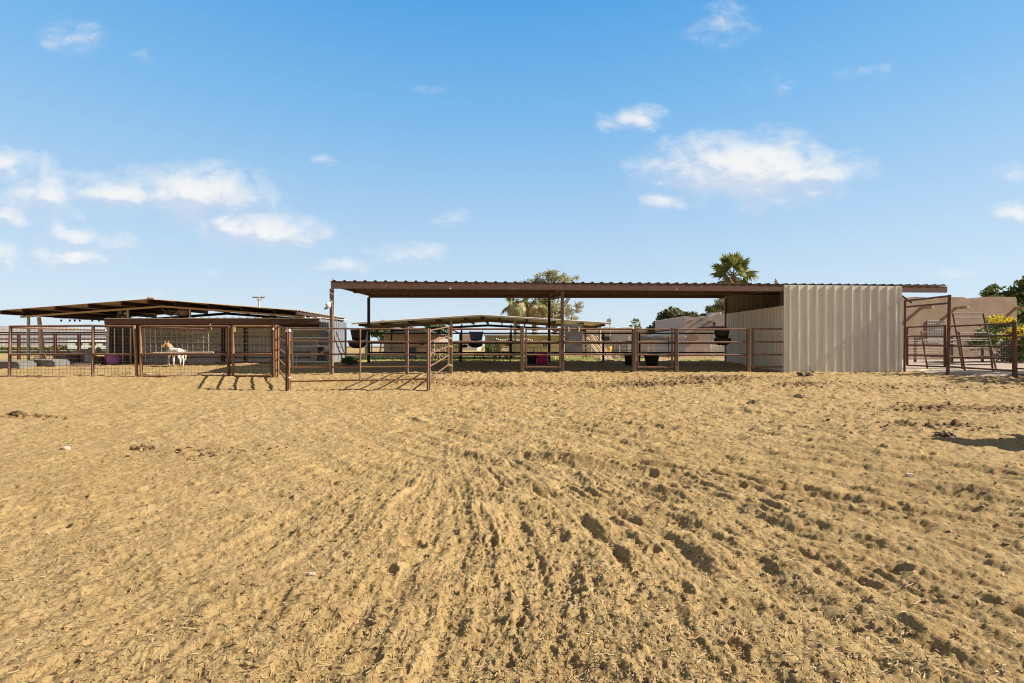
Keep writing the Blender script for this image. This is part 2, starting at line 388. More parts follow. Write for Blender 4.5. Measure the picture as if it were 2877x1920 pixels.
    for (a, b, ra, rb, k) in DUNG:
        dung = np.maximum(dung, k * np.clip(1.25 - np.hypot((x - a) / ra, (y - b) / rb) + .9 * fbm(x * 1.7, y * 2.4, 91, 4), 0, 1))
    dung = np.clip(dung, 0, 1)
    def dc(d, a, b):
        R = .03 + .05 * a; q = np.clip(d / R, 0, 1)
        return np.where(b < .7, R * .9 * np.sqrt(1 - q * q), 0)
    h = h + dung * cells(x, y, .13, 301, dc)
    # lane on the right is rolled gravel
    return h, dung

rad = np.concatenate([np.array([.02, .5, .9]), np.geomspace(1.25, 26, 800), np.geomspace(27, 60, 40), np.array([75, 100, 150, 250, 500, 1000, 2500, 6000.])])
ang = np.concatenate([np.linspace(-180, -58, 40)[:-1], np.linspace(-58, 58, 1150), np.linspace(58, 180, 40)[1:]])
A, R_ = np.meshgrid(np.radians(ang), rad)
GX = (R_ * np.sin(A)); GY = (R_ * np.cos(A))
jit = RNG.normal(0, 1, GX.shape) * 0
Hh, Dg = ground_full(GX.ravel(), GY.ravel())
nr, na = GX.shape
V = np.stack([GX.ravel(), GY.ravel(), Hh], 1)
idx = np.arange(nr * na).reshape(nr, na)
Q = np.stack([idx[:-1, :-1], idx[:-1, 1:], idx[1:, 1:], idx[1:, :-1]], -1).reshape(-1, 4)

SAND = bpy.data.materials.new('churned sandy dirt'); N, L = nt(SAND); b = N['Principled BSDF']
b.inputs['Roughness'].default_value = .95; b.inputs['Specular IOR Level'].default_value = .1
tcn = N.new('ShaderNodeTexCoord')
def nz(sc, det=6, ro=.6, st=None, rot=0):
    n = N.new('ShaderNodeTexNoise'); n.inputs['Scale'].default_value = sc; n.inputs['Detail'].default_value = det; n.inputs['Roughness'].default_value = ro
    if st:
        mp = N.new('ShaderNodeMapping'); mp.inputs['Scale'].default_value = st; mp.inputs['Rotation'].default_value = (0, 0, rot); L.new(tcn.outputs['Object'], mp.inputs[0]); L.new(mp.outputs[0], n.inputs[0])
    else: L.new(tcn.outputs['Object'], n.inputs[0])
    return n.outputs['Fac']
def ramp(f, stops):
    r = N.new('ShaderNodeValToRGB'); e = r.color_ramp.elements
    while len(e) < len(stops): e.new(.5)
    for k, (p, c) in enumerate(stops): e[k].position = p; e[k].color = (*c, 1)
    L.new(f, r.inputs[0]); return r.outputs[0]
def mixn(f, a, b_, mode='MIX'):
    m = N.new('ShaderNodeMix'); m.data_type = 'RGBA'; m.blend_type = mode
    if isinstance(f, float): m.inputs[0].default_value = f
    else: L.new(f, m.inputs[0])
    for i, q in ((6, a), (7, b_)):
        if isinstance(q, tuple): m.inputs[i].default_value = (*q, 1)
        else: L.new(q, m.inputs[i])
    return m.outputs[2]
c = ramp(nz(.5, 5, .6), [(.3, (.33, .222, .095)), (.7, (.395, .277, .132))])
c = mixn(ramp(nz(1.7, 5, .6), [(.40, (0, 0, 0)), (.75, (.6,) * 3)]), c, (.25, .15, .06))
c = mixn(ramp(nz(.33, 4, .55), [(.45, (0, 0, 0)), (.62, (.5,) * 3)]), c, (.40, .285, .155))
c = mixn(.55, c, ramp(nz(9, 8, .7), [(.30, (.24, .15, .06)), (.52, (.36, .245, .108)), (.75, (.46, .34, .178))]))
c = mixn(ramp(nz(55, 5, .7), [(.54, (0, 0, 0)), (.66, (.75,) * 3)]), c, (.12, .065, .028))
c = mixn(ramp(nz(60, 4, .6, (.25, 1.6, 1), .6), [(.62, (0, 0, 0)), (.70, (.7,) * 3)]), c, (.50, .37, .19))
c = mixn(ramp(nz(60, 4, .6, (1.6, .25, 1), .9), [(.62, (0, 0, 0)), (.70, (.7,) * 3)]), c, (.48, .35, .18))
at = N.new('ShaderNodeAttribute'); at.attribute_name = 'dung'
dm = N.new('ShaderNodeMath'); dm.operation = 'MULTIPLY'; dm.use_clamp = True; L.new(at.outputs['Fac'], dm.inputs[0]); L.new(ramp(nz(12, 5, .7), [(.34, (.25,) * 3), (.56, (1,) * 3)]), dm.inputs[1])
c = mixn(dm.outputs[0], c, ramp(nz(30, 4), [(.35, (.10, .055, .026)), (.7, (.21, .125, .06))]))
L.new(c, b.inputs['Base Color'])
bp = N.new('ShaderNodeBump'); bp.inputs['Strength'].default_value = .8; bp.inputs['Distance'].default_value = .012
ad = N.new('ShaderNodeMath'); ad.operation = 'ADD'; L.new(nz(45, 6, .75), ad.inputs[0]); L.new(nz(130, 4, .7), ad.inputs[1])
L.new(ad.outputs[0], bp.inputs['Height']); L.new(bp.outputs[0], b.inputs['Normal'])
g = npmesh('ground', V, Q, SAND, smooth=True); g['kind'] = 'structure'
at_ = g.data.attributes.new('dung', 'FLOAT', 'POINT'); at_.data.foreach_set('value', Dg.astype(np.float32))

def sheet(name, pxd, m, dz=.012, res=40):
    """ground-following sheet inside a plan quadrilateral of (x,y) corners"""
    a, b_, c_, d_ = [np.array(p, float) for p in pxd]
    s, t = np.meshgrid(np.linspace(0, 1, res), np.linspace(0, 1, res))
    P = (a[None, None] * (1 - s)[..., None] + b_[None, None] * s[..., None]) * (1 - t)[..., None] + (d_[None, None] * (1 - s)[..., None] + c_[None, None] * s[..., None]) * t[..., None]
    x, y = P[..., 0].ravel(), P[..., 1].ravel()
    k = 0 * x
    e = np.minimum(np.minimum(s, 1 - s), np.minimum(t, 1 - t)).ravel()
    z = gbase(x, y) + dz + .02 * fbm(x * 1.6, y * 1.6, 9, 3) + np.where(e <= 0, -.06, .012 + .02 * np.maximum(0, fbm(x * 3, y * 3, 4, 3)))
    i = np.arange(res * res).reshape(res, res)
    o = npmesh(name, np.stack([x, y, z], 1), np.stack([i[:-1, :-1], i[:-1, 1:], i[1:, 1:], i[1:, :-1]], -1).reshape(-1, 4), m, smooth=True)
    o['kind'] = 'structure'; return o
LAWN = mat('dry lawn', (.20, .23, .05), (.36, .35, .11), 1.2, .95, 0, .6, 30)
GRAVEL = mat('grey gravel', (.25, .19, .14), (.40, .32, .25), 14, .95, 0, .8, 40)
PAST = mat('pasture green', (.07, .12, .03), (.16, .19, .06), .4, .95, 0, .4, 8)
sheet('lawn', [(-8, 21.6), (3.9, 21.6), (5.2, 31), (-13, 31)], LAWN, .03)
sheet('lawn', [(4.6, 22.6), (6.3, 22.6), (6.6, 23.8), (4.8, 23.8)], LAWN, .03, 14)
sheet('lawn', [(7.0, 21.2), (9.2, 21.2), (9.3, 21.9), (7.2, 21.9)], LAWN, .03, 14)
sheet('lane', [(13.2, 13.6), (24, 12.4), (24, 24), (13.4, 21)], GRAVEL, .035)
sheet('pasture', [(-110, 44), (-24, 44), (-34, 85), (-190, 85)], PAST, .02)

# hills far left
hx = np.linspace(-2600, -1250, 70); hy = np.linspace(1700, 2600, 16)
HX, HYY = np.meshgrid(hx, hy)
prof = np.interp(HX, [-2600, -2100, -1800, -1500, -1350, -1250], [95, 78, 62, 42, 16, 0]) * (1 + .35 * fbm(HX / 160, HYY / 160, 5, 4))
hz = prof * np.sin(np.clip((HYY - 1700) / 900, 0, 1) * math.pi) ** .7
i = np.arange(HX.size).reshape(HX.shape)
HILL = mat('desert hill', (.20, .175, .18), (.26, .23, .225), .01, .95)
o = npmesh('hills', np.stack([HX.ravel(), HYY.ravel(), hz.ravel()], 1), np.stack([i[:-1, :-1], i[:-1, 1:], i[1:, 1:], i[1:, :-1]], -1).reshape(-1, 4), HILL, smooth=True); o['kind'] = 'structure'

# ground litter (uncountable)
def ghere(x, y): return ground_full(np.asarray(x, float), np.asarray(y, float))[0]
n = 62000
d = 1.5 * (12.0 / 1.5) ** RNG.random(n); a = np.radians(RNG.uniform(-52, 52, n)); x = d * np.sin(a); y = d * np.cos(a)
keep = fbm(x * .8, y * .8, 44, 3) > RNG.normal(-.05, .25, n); x, y, d = x[keep], y[keep], d[keep]; n = len(x)
z = ghere(x, y); th = RNG.uniform(0, 6.283, n); ln = RNG.uniform(.0035, .0125, n) * (1 + 2.2 * (RNG.random(n) < .025)) * (1 + .12 * d); wd = RNG.uniform(.0006, .0013, n) * (1 + .2 * d)
tl = RNG.uniform(-.35, .35, n)
ux, uy = np.cos(th), np.sin(th); dx, dy = -uy, ux
V = []; 
for (s, t) in ((-1, -1), (-1, 1), (1, 1), (1, -1)):
    V.append(np.stack([x + s * ux * ln + t * dx * wd, y + s * uy * ln + t * dy * wd, z + .003 + s * tl * ln + t * .0008], 1))
V = np.stack(V, 1).reshape(-1, 3); Qs = np.arange(n * 4).reshape(n, 4)
STRAW = leafmat('straw', (.20, .12, .045), (.46, .33, .155), (.08, .045, .02), .12)
o = npmesh('straw_litter', V, Qs, STRAW); o['kind'] = 'stuff'; o['label'] = 'loose straw and dry stalks strewn over the dirt'; o['category'] = 'straw'

ico_v = np.array([(0, 0, 1)] + [(.894 * math.cos(k * 1.2566), .894 * math.sin(k * 1.2566), .447) for k in range(5)] + [(.894 * math.cos((k + .5) * 1.2566), .894 * math.sin((k + .5) * 1.2566), -.447) for k in range(5)] + [(0, 0, -1)])
ico_f = [(0, 1 + k, 1 + (k + 1) % 5) for k in range(5)] + [(1 + k, 6 + k, 1 + (k + 1) % 5) for k in range(5)] + [(1 + (k + 1) % 5, 6 + k, 6 + (k + 1) % 5) for k in range(5)] + [(11, 6 + (k + 1) % 5, 6 + k) for k in range(5)]
def sub_ico(v, f):
    v = [tuple(p) for p in v]; f2 = []; cache = {}
    def mid(a, b):
        k = (min(a, b), max(a, b))
        if k not in cache:
            m = np.array(v[a]) + np.array(v[b]); m /= np.linalg.norm(m); v.append(tuple(m)); cache[k] = len(v) - 1
        return cache[k]
    for a, b, c in f:
        x, y, z = mid(a, b), mid(b, c), mid(c, a); f2 += [(a, x, z), (x, b, y), (z, y, c), (x, y, z)]
    return np.array(v), f2
IV, IF = sub_ico(ico_v, ico_f); IFA = np.array(IF)
def clods(name, x, y, r, m, label, cat, lift=.25):
    n = len(x); z = ghere(x, y)
    sc = RNG.uniform(.6, 1.25, (n, 1, 3)) * r[:, None, None]; sc[:, :, 2] *= .7
    V = IV[None] * sc * (1 + .28 * RNG.normal(0, 1, (n, len(IV), 1)).clip(-1.5, 1.5))
    V = V + np.stack([x, y, z + r * lift], 1)[:, None, :]
    Q = IFA[None] + (np.arange(n) * len(IV))[:, None, None]
    o = npmesh(name, V.reshape(-1, 3), Q.reshape(-1, 3), m); o['kind'] = 'stuff'; o['label'] = label; o['category'] = cat
DUNGM = leafmat('dry dung', (.10, .057, .026), (.20, .118, .052), (.28, .18, .085), .0)
CLODM = leafmat('dirt clod', (.20, .12, .05), (.34, .22, .10), (.13, .07, .03), .0)
n = 2600; d = 1.6 * (15 / 1.6) ** RNG.random(n); a = np.radians(RNG.uniform(-52, 52, n))
clods('dirt_clods', d * np.sin(a), d * np.cos(a), RNG.uniform(.003, .010, n) * (1 + .07 * d), CLODM, 'small crumbled clods lying on the churned dirt', 'clods')
xs, ys = [], []
for (cx_, cy_, ra, rb, k) in DUNG:
    m = int(80 * k * ra * rb * 4) + 25; q = RNG.normal(0, .75, (m, 2)); xs.append(cx_ + q[:, 0] * ra); ys.append(cy_ + q[:, 1] * rb)
xs = np.concatenate(xs); ys = np.concatenate(ys)
clods('manure_crumbs', xs, ys, RNG.uniform(.008, .026, len(xs)), DUNGM, 'dark manure crumbs scattered in patches over the yard', 'manure')
# single heaps and stones one can count
def heap(px, py, w, label, m=DUNGM, k=34, grp_='manure heaps in the yard', name='manure_heap', cat='manure'):
    dd = F * CAMH / (py - HY)
    for _ in range(4):
        xx = (px - CX) / F * dd; dd = F * (CAMH - gz(xx, dd)) / (py - HY)
    c0 = Vector((xx, dd, gz(xx, dd))); W_ = w / F * dd * .68; V = []; Qf = []
    rr = np.random.default_rng(int(px))
    for j in range(k):
        r = W_ * rr.uniform(.05, .125); p = np.array([rr.normal(0, W_ * .26), rr.normal(0, W_ * .17), 0])
        zz = ghere([c0.x + p[0]], [c0.y + p[1]])[0] + r * .35 + (W_ * .1 if j < k // 3 else 0)
        v = IV * r * rr.uniform(.8, 1.15, 3) * (1 + .22 * rr.normal(0, 1, (len(IV), 1)).clip(-1.3, 1.3)) + np.array([c0.x + p[0], c0.y + p[1], zz])
        Qf.append(IFA + len(V) * len(IV)); V.append(v)
    v = IV * np.array([W_ * .5, W_ * .34, W_ * .07]) + np.array([c0.x, c0.y, ghere([c0.x], [c0.y])[0]]); Qf.append(IFA + len(V) * len(IV)); V.append(v)
    o = npmesh(name, np.concatenate(V), np.concatenate(Qf), m, loc=c0)
    tag(o, label, cat, grp_)
heap(60, 1174, 70, 'dark flattened manure heap on the dirt near the left picture edge')
heap(2250, 1116, 46, 'black clumpy manure heap on the dirt in front of the shelter wall')
heap(2460, 1078, 46, 'dark manure heap with a pointed clod below the shelter wall right corner')
heap(2330, 1056, 50, 'low dark manure heap close to the foot of the shelter wall')
heap(2115, 1134, 50, 'crumbled manure heap left of the blacker one before the shelter')
heap(2660, 1228, 80, 'long brown manure heap beside the shadow at the right edge')
heap(400, 1258, 70, 'straw covered manure heap on the left half of the yard')
def stone(px, py, w, label, name='stone'):
    dd = F * CAMH / (py - HY); xx = (px - CX) / F * dd; r = w / F * dd / 2
    v = IV * np.array([r, r * .7, r * .55]) * (1 + .12 * np.random.default_rng(px).normal(0, 1, (len(IV), 1))) + np.array([xx, dd, ghere([xx], [dd])[0] + r * .2])
    o = npmesh(name, v, IFA, STONE, loc=(xx, dd, 0)); tag(o, label, 'stone')
stone(184, 1266, 26, 'pale pinkish stone on the dirt in the left half')
stone(875, 1628, 22, 'flat pale stone in the dirt left of the middle')
stone(1661, 1784, 12, 'small round whitish pebble in the foreground furrows')
mb = MB(); p = pt(2555, 1342, 4.25); p.z = float(ghere([p.x], [p.y])[0]) + .02; mb.box(p, (.062, .03, .035), .1)
o = build('stone', mb, STONE, loc=p); tag(o, 'pale pinkish block shaped stone on the dirt at right', 'stone')
# ------------------------------------------------------------------ main shed with its pens
def tube_(name, a, b, r, m, par, n=8): return build(name, MB().tube([a, b], r, n), m, par)
def beam_(name, a, b, w, h, m, par): return build(name, MB().beam(a, b, w, h), m, par)
def fp(px, py, off=0): return pt(px, py, fd(px) + off)      # point on the shed's front line
def bp_(px, py, off=0): return pt(px, py, bd(px) + off)     # point on its back line
def vpost(name, px, d, ztop, w, m, par, sink=.2):
    a = gp(px, d, -sink); return beam_(name, a, Vector((a.x, a.y, ztop)), w, w, m, par)
def vpipe(name, px, d, ztop, r, m, par, sink=.2, cap=True):
    a = gp(px, d, -sink); return tube_(name, a, Vector((a.x, a.y, ztop)), r, m, par, 10)

shed = thing('shade_shed', 'long low brown steel shade shed with a closed metal stall at its right end', 'shed', gp(1438, 15.4))
FL = fp(932, 0); FR = pt(2660, 0, fd(2660)); dback = (Vector((-5.80, 19.6)) - Vector((-5.51, 14.8)))
zf0, zf1 = 3.12, 3.16
fl = Vector((FL.x - .06, FL.y - .06, zf0)); fr = Vector((FR.x, FR.y - .06, zf1 + .02))
bl = Vector((-5.90, 19.95, 3.245)); br = Vector((14.15, 20.6, 3.27))
nrib = int((fr - fl).length / .305)
build('roof', MB().corr(fl, fr, bl, br, nrib, .038, (0, 0, 1), (.38, .14)), RUSTROOF, shed, solid=.004)
def fz(px, z, off=0): v = fp(px, 0, off); v.z = z; return v
build('front_beam', MB().beam(fz(931, 3.00), fz(2658, 3.045), .09, .205), BEAM, shed)
b0 = Vector((-5.81, 19.62, 3.19)); b1 = Vector((8.75, 19.93, 3.205))
build('back_beam', MB().beam(b0, b1, .08, .19), BEAM, shed)
build('purlin', MB().beam(fl.lerp(bl, .5) + Vector((.06, 0, -.085)), fr.lerp(br, .5) + Vector((-.06, 0, -.085)), .06, .13), BEAM, shed)
for px, bpx in ((932, 1036), (1580, 1543), (2205, 2035)):
    a = fz(px, 3.02, .06); c = bp_(bpx, 0); c.z = 3.20
    beam_('rafter', a + Vector((0, .02, .02)), c - Vector((0, .06, -.03)), .07, .12, BEAM, shed)
for px in (932, 1580): vpost('post', px, fd(px) + .06, 2.90, .10, POSTB if px < 1000 else BEAM, shed)
vpost('post', 2198, fd(2198) + .1, 2.92, .09, BEAM, shed)
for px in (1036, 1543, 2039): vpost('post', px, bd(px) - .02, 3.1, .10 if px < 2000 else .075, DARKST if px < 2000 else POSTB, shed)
beam_('knee_brace', fz(1578, 2.72, .1), bp_(1545, 838, -.3) + Vector((0, 0, -.06)), .05, .07, BEAM, shed)
for px, py, r in ((1265, 811, .028), (1442, 812, .012), (1901, 814, .024), (2153, 814, .012), (1086, 802, .009)):
    p = fp(px, py, -.06); build('lamp_cap' if r > .02 else 'bolt_head', MB().tube([p, p - Vector((0, .03, 0))], r, 12), WHITE, shed)
# closed stall
def wall_sheet(name, a, b, z0, z1, off, m, par, rib=.028, sp=.305, wob=.0014, frac=(.24, .10)):
    a = Vector(a); b = Vector(b); n_ = max(2, round((b - a).xy.length / sp))
    return build(name, MB().corr((a.x, a.y, z0), (b.x, b.y, z0), (a.x, a.y, z1), (b.x, b.y, z1), n_, rib, off, frac, 9, wob), m, par, solid=.003)
w0 = fz(2205, 0, -.13); w1 = fz(2529, 0, -.13)
fn = Vector((w1.y - w0.y, -(w1.x - w0.x), 0)).normalized()
wall_sheet('front_wall', w0, w1, .14, 3.135, fn, GALV, shed, .034, frac=(.17, .07))
sb = bp_(2035, 0); sb.z = 0
wall_sheet('side_wall', w0 + Vector((-.01, .03, 0)), sb + Vector((.05, 0, 0)), .2, 2.46, (-1, 0, 0), GALVI, shed, .02, .2)
wb = Vector((13.0, 20.2, 0)); w1b = w1 + Vector((0, .03, 0))
wall_sheet('back_wall', sb + Vector((.07, .05, 0)), wb, .2, 3.3, (0, -1, 0), GALVI, shed, .02, .2)
wall_sheet('side_wall', w1b, wb, .1, 3.2, (1, 0, 0), GALV, shed)
build('corner_trim', MB().box((w0.x - .012, w0.y - .0, 1.64), (.03, .04, 2.98)), GALV, shed); build('corner_trim', MB().box((w1.x + .02, w1.y, 1.62), (.05, .05, 3.0)), GALV, shed)
p = Vector((8.95, 16.4, 3.16)); build('vent_pipe', MB().tube([p, p + Vector((0, 0, .20))], .05, 10).tube([p + Vector((0, 0, .20)), p + Vector((-.03, 0, .27))], .02, 6), GREY, shed)
build('cable_loop', MB().tube([fp(928, 822, -.02), fp(933, 828, -.03), fp(940, 826, -.02), fp(939, 816, -.02), fp(930, 812, -.02)], .008, 5), WHITE, shed)
beam_('roof_peg', fz(934, 3.12), fz(934, 3.22), .012, .012, BEAM, shed)

cp = fp(922, 858, -.07)
t = thing('security_camera', 'white round security camera on the left end post of the shade shed', 'camera', cp)
build('housing', MB().lathe([(.0, -.09), (.05, -.085), (.075, -.03), (.08, .03), (.05, .07), (0, .08)], cp, 14, 1, 1), WHITE, t)
q = fp(917, 866, -.12); build('lens', MB().tube([q + Vector((.01, .03, .01)), q + Vector((-.03, -.03, -.02))], .035, 12), BLACK, t)
build('bracket', MB().tube([cp + Vector((.03, .02, .05)), cp + Vector((.09, .05, .11))], .018, 8).tube([cp + Vector((.05, 0, .05)), cp + Vector((.05, 0, .20))], .008, 6), WHITE, t)

# front rails, gates
def fence(name, label, cat, group, posts, rails, loc=None):
    """posts: (part, px, d, py_top, size, mat, kind) ; rails: (px0,py0,d0,px1,py1,d1,r,mat)"""
    t = thing(name, label, cat, loc or gp(posts[0][1], posts[0][2]), group)
    for (nm, px, d, pyt, size, m, kind) in posts:
        (vpost if kind == 's' else vpipe)(nm, px, d, zpix(pyt, d), size, m, t)
    for (a0, a1, a2, c0, c1, c2, r, m) in rails: tube_('rail', pt(a0, a1, a2), pt(c0, c1, c2), r, m, t)
    return t
FG = 'three rail pipe fences along the front of the shed'
def front_rails(p0, p1, dy=0, m=RUST): return [(p0, y + dy, fd(p0), p1, y + dy, fd(p1), .03, m) for y in (925, 961, 996.5)]
fence('pipe_fence', 'three rail pipe fence in front of the hanging navy feeder', 'fence', FG,
      [('post', 1266, fd(1266), 921, .11, POSTB, 's'), ('post', 1467, fd(1467), 920, .12, POSTB, 's')], front_rails(1270, 1462))
fence('pipe_fence', 'three rail pipe fence carrying the steel plate, right of the tall middle post', 'fence', FG,
      [('post', 1781, fd(1781), 924, .115, POSTB, 's')], front_rails(1584, 1776))
fence('pipe_fence', 'three rail pipe fence meeting the shed stall side wall, black feeder behind it', 'fence', FG,
      [('post', 1900, fd(1900), 924, .105, POSTB, 's'), ('post', 2103, fd(2103), 924, .105, POSTB, 's')], front_rails(1905, 2099, 1))
t = thing('square_post', 'lone brown square post behind the long five rail panel', 'post', gp(1143, fd(1143)))
vpost('shaft', 1143, fd(1143), zpix(919, fd(1143)), .10, POSTB, t)
build('cap_rail', MB().beam(fp(1146, 922), fp(1146, 1042), .02, .02), ROPE, t)
GG = 'low square gates in the shed front'
def gate(p0, p1, label, ys, d0=None, d1=None, m=POSTB, top=922, bot=1034, latch=None):
    d0 = d0 or fd(p0); d1 = d1 or fd(p1); t = thing('pipe_gate', label, 'gate', gp(p0, d0), GG)
    beam_('stile', pt(p0, top, d0), pt(p0, bot, d0), .05, .05, m, t); beam_('stile', pt(p1, top, d1), pt(p1, bot, d1), .05, .05, m, t)
    for y in ys: tube_('rail', pt(p0, y, d0), pt(p1, y, d1), .026, RUST, t)
    if latch: px, py = latch; d = fd(px); tube_('latch', pt(px - 14, py, d - .07), pt(px + 10, py - 1, d - .07), .014, BLACKP, t)
    return t
gate(1478, 1573, 'low square pipe gate before the magenta and black tubs', (925, 961.5, 997, 1032), latch=(1578, 961))
gate(1791, 1888, 'low square pipe gate in front of the wide black bucket', (926, 962, 997, 1032.5), latch=(1890, 961))
gate(2115, 2203, 'low square pipe gate against the stall side wall', (925, 961, 997, 1031), bot=1036, latch=(2212, 961))

# back rails and pen dividers
BG = 'dark pipe fences along the back of the shed pens'
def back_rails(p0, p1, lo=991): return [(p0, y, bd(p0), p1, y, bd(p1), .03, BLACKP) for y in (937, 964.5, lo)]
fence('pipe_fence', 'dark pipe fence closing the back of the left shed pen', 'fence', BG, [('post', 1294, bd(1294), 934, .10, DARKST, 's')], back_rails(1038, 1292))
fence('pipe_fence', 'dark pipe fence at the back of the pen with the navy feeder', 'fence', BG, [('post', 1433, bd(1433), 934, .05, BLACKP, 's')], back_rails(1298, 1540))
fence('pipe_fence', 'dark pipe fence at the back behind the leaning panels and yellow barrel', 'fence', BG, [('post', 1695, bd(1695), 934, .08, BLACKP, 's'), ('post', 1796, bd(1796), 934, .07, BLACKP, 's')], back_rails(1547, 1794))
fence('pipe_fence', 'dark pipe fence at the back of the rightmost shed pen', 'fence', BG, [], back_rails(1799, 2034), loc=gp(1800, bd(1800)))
DG = 'pipe dividers running back between the shed pens'
for (a, c, lab) in ((1268, 1293, 'dark pipe divider running back from the post left of the navy feeder'), (1578, 1543, 'dark pipe divider running back from the tall middle shed post'), (1897, 1796, 'dark pipe divider between the wide black bucket pen and the rightmost pen')):
    fence('pipe_divider', lab, 'fence', DG, [], [(a, y, fd(a) + .1, c, y2, bd(c) - .05, .024, RUSTD) for y, y2 in ((926, 938), (962, 965), (997, 991.5))], loc=gp(a, fd(a) + .1))

# hanging feeders (one built, two copied)
def feeder(px, py, d, s):
    o = pt(px, py, d); t = thing('hanging_feeder', 'navy blue hanging feeder bag with rounded trough on the middle back fence', 'feeder', o, 'hanging feeders in the shed pens')
    build('hopper', MB().lathe([(.0, -.33), (.22, -.32), (.245, -.2), (.285, -.0), (.30, .03), (.28, .035), (.26, 0), (.22, -.25), (0, -.28)], o, 18, 1, .7), NAVY, t)
    build('trough', MB().lathe([(0, -.60), (.14, -.595), (.27, -.52), (.31, -.40), (.30, -.33), (.28, -.33), (.25, -.45), (0, -.5)], o + Vector((-.02, -.1, 0)), 18, 1, .75), BLACK, t)
    tube_('hanger', o + Vector((-.25, .12, .0)), o + Vector((-.25, .2, .08)), .012, BLACKP, t); tube_('hanger', o + Vector((.25, .12, 0)), o + Vector((.25, .2, .08)), .012, BLACKP, t)
    return t
fo = feeder(1338, 935, 19.3, 1)
def recolour(t, pairs):
    for ch in t.children:
        if ch.type == 'MESH' and ch.name.split('.')[0] in pairs:
            ch.data = ch.data.copy(); ch.data.materials[0] = pairs[ch.name.split('.')[0]]
f2 = dup(fo, pt(1008, 930, 16.6), 'black hanging feeder in the left shed pen behind the five rail panel'); recolour(f2, {'hopper': BLACK})
f3 = dup(fo, pt(2028, 925, 17.6), 'black hanging feeder against the stall side wall in the rightmost pen'); recolour(f3, {'hopper': BLACK})
p = pt(1303, 969, 19.2); t = thing('water_bowl', 'small grey black bowl beside the navy hanging feeder', 'bowl', p)
build('basin', MB().lathe([(0, -.12), (.13, -.11), (.17, 0), (.155, 0), (.11, -.09), (0, -.1)], p, 16), BLACK, t)
tube_('bracket', p + Vector((0, .1, -.02)), p + Vector((0, .5, .02)), .015, BLACKP, t)

# tubs on the pen floor
def tub(px, py, d, r0, r1, h, m, label, name='muck_tub', group='tubs and buckets in the shed pens'):
    o = gp(px, d); t = thing(name, label, 'tub' if 'tub' in name else 'bucket', o, group)
    build('shell', MB().lathe([(0, .015), (r0 * .9, .0), (r0, .02), (r0 + (r1-r0)*.5, h*.5), (r1, h - .03), (r1 + .02, h - .02), (r1 + .02, h), (r1 - .01, h), (r0 - .02, .03), (0, .03)], o, 22), m, t)
    for s in (-1, 1): build('handle', MB().tube([o + Vector((s * r1, -.07, h - .03)), o + Vector((s * (r1 + .05), -.05, h + .03)), o + Vector((s * (r1 + .05), .05, h + .03)), o + Vector((s * r1, .07, h - .03))], .012, 6), ROPE if m is PINK else BLACKP, t)
    return t
tub(1523, 0, 18.4, .19, .225, .46, PINK, 'magenta pink muck tub on the pen floor behind the low gate')
tub(1494, 0, 18.5, .17, .20, .44, BLACK, 'black tub directly left of the magenta tub')
tub(1767, 0, 18.4, .15, .165, .36, BLACK, 'narrow black bucket beside the wide one, left of the square fence post', 'bucket')
tub(1831, 0, 18.3, .21, .29, .40, BLACK, 'wide black tapered bucket behind the low gate', 'bucket')
# steel plate hung on the rail
a = fp(1586, 911, .12); c = fp(1636, 911, .12); zb = zpix(990, fd(1600) + .12)
t = thing('steel_plate', 'bare grey steel plate tied to the front fence rail', 'metal sheet', Vector((a.x, a.y, zb)))
build('plate', MB().beam(((a.x + c.x) / 2, (a.y + c.y) / 2, zb), ((a.x + c.x) / 2, (a.y + c.y) / 2, a.z), (c - a).length, .012, up=(0, 1, 0)), SHEETM, t)
for px in (1597, 1626): q = fp(px, 924); build('strap', MB().tube([q + Vector((0, .1, -.1)), q + Vector((.0, .09, .03)), q + Vector((0, -.04, .04)), q + Vector((.01, -.04, -.07))], .014, 6), WOODP, t)

# ------------------------------------------------------------------ the free standing panels in front
PG = 'five rail livestock panels standing at the pen mouth'
D0 = 12.35
t = thing('livestock_panel', 'long five rail rusty livestock panel standing nearest the camera', 'panel', gp(812, D0), PG)
def foot(px, d): return gp(px, d, -.05)
tube_('stile', foot(813, D0), pt(813, 921, D0), .033, RUSTO, t, 10); tube_('stile', foot(1202, D0), pt(1202, 922, D0), .030, RUST, t, 10)
tube_('stile', pt(1012, 1069, D0 - .03), pt(1012, 925, D0 - .03), .022, RUST, t)
for y0, y1 in ((922.5, 926), (959.5, 961), (996, 996), (1033, 1030), (1072, 1065.5)): tube_('rail', pt(813, y0, D0), pt(1202, y1, D0), .021, RUSTO if y0 > 1000 else RUST, t)
build('clamp', MB().tube([pt(804, 930, D0 + .02), pt(816, 929, D0 - .02)], .038, 10), WHITE, t); build('clamp', MB().tube([pt(813, 1059, D0), pt(813, 1063, D0)], .042, 10), WHITE, t)
D1 = 14.85
t = thing('livestock_panel', 'short five rail panel angled back to the square post, right of the long panel', 'panel', gp(1206, D0), PG)
tube_('stile', foot(1207, D0 + .06), pt(1207, 924, D0 + .06), .028, RUST, t); tube_('stile', pt(1260, 1030, D1), pt(1260, 916, D1), .024, RUSTO, t)
for y0, y1 in ((929, 919), (961, 945), (995, 973), (1030, 999), (1064, 1025)): tube_('rail', pt(1207, y0, D0 + .06), pt(1260, y1, D1), .020, RUST, t)
for y in (950, 973, 1026): build('tie_rope', MB().tube([pt(1258, y - 3, D1 - .04), pt(1266, y, D1 - .10), pt(1273, y + 3, D1 - .04), pt(1262, y + 3, D1 - .08)], .014, 6), ROPE, t)
t = thing('livestock_panel', 'short five rail panel angled back to the orange corner pipes, left of the long panel', 'panel', gp(805, D0), PG)
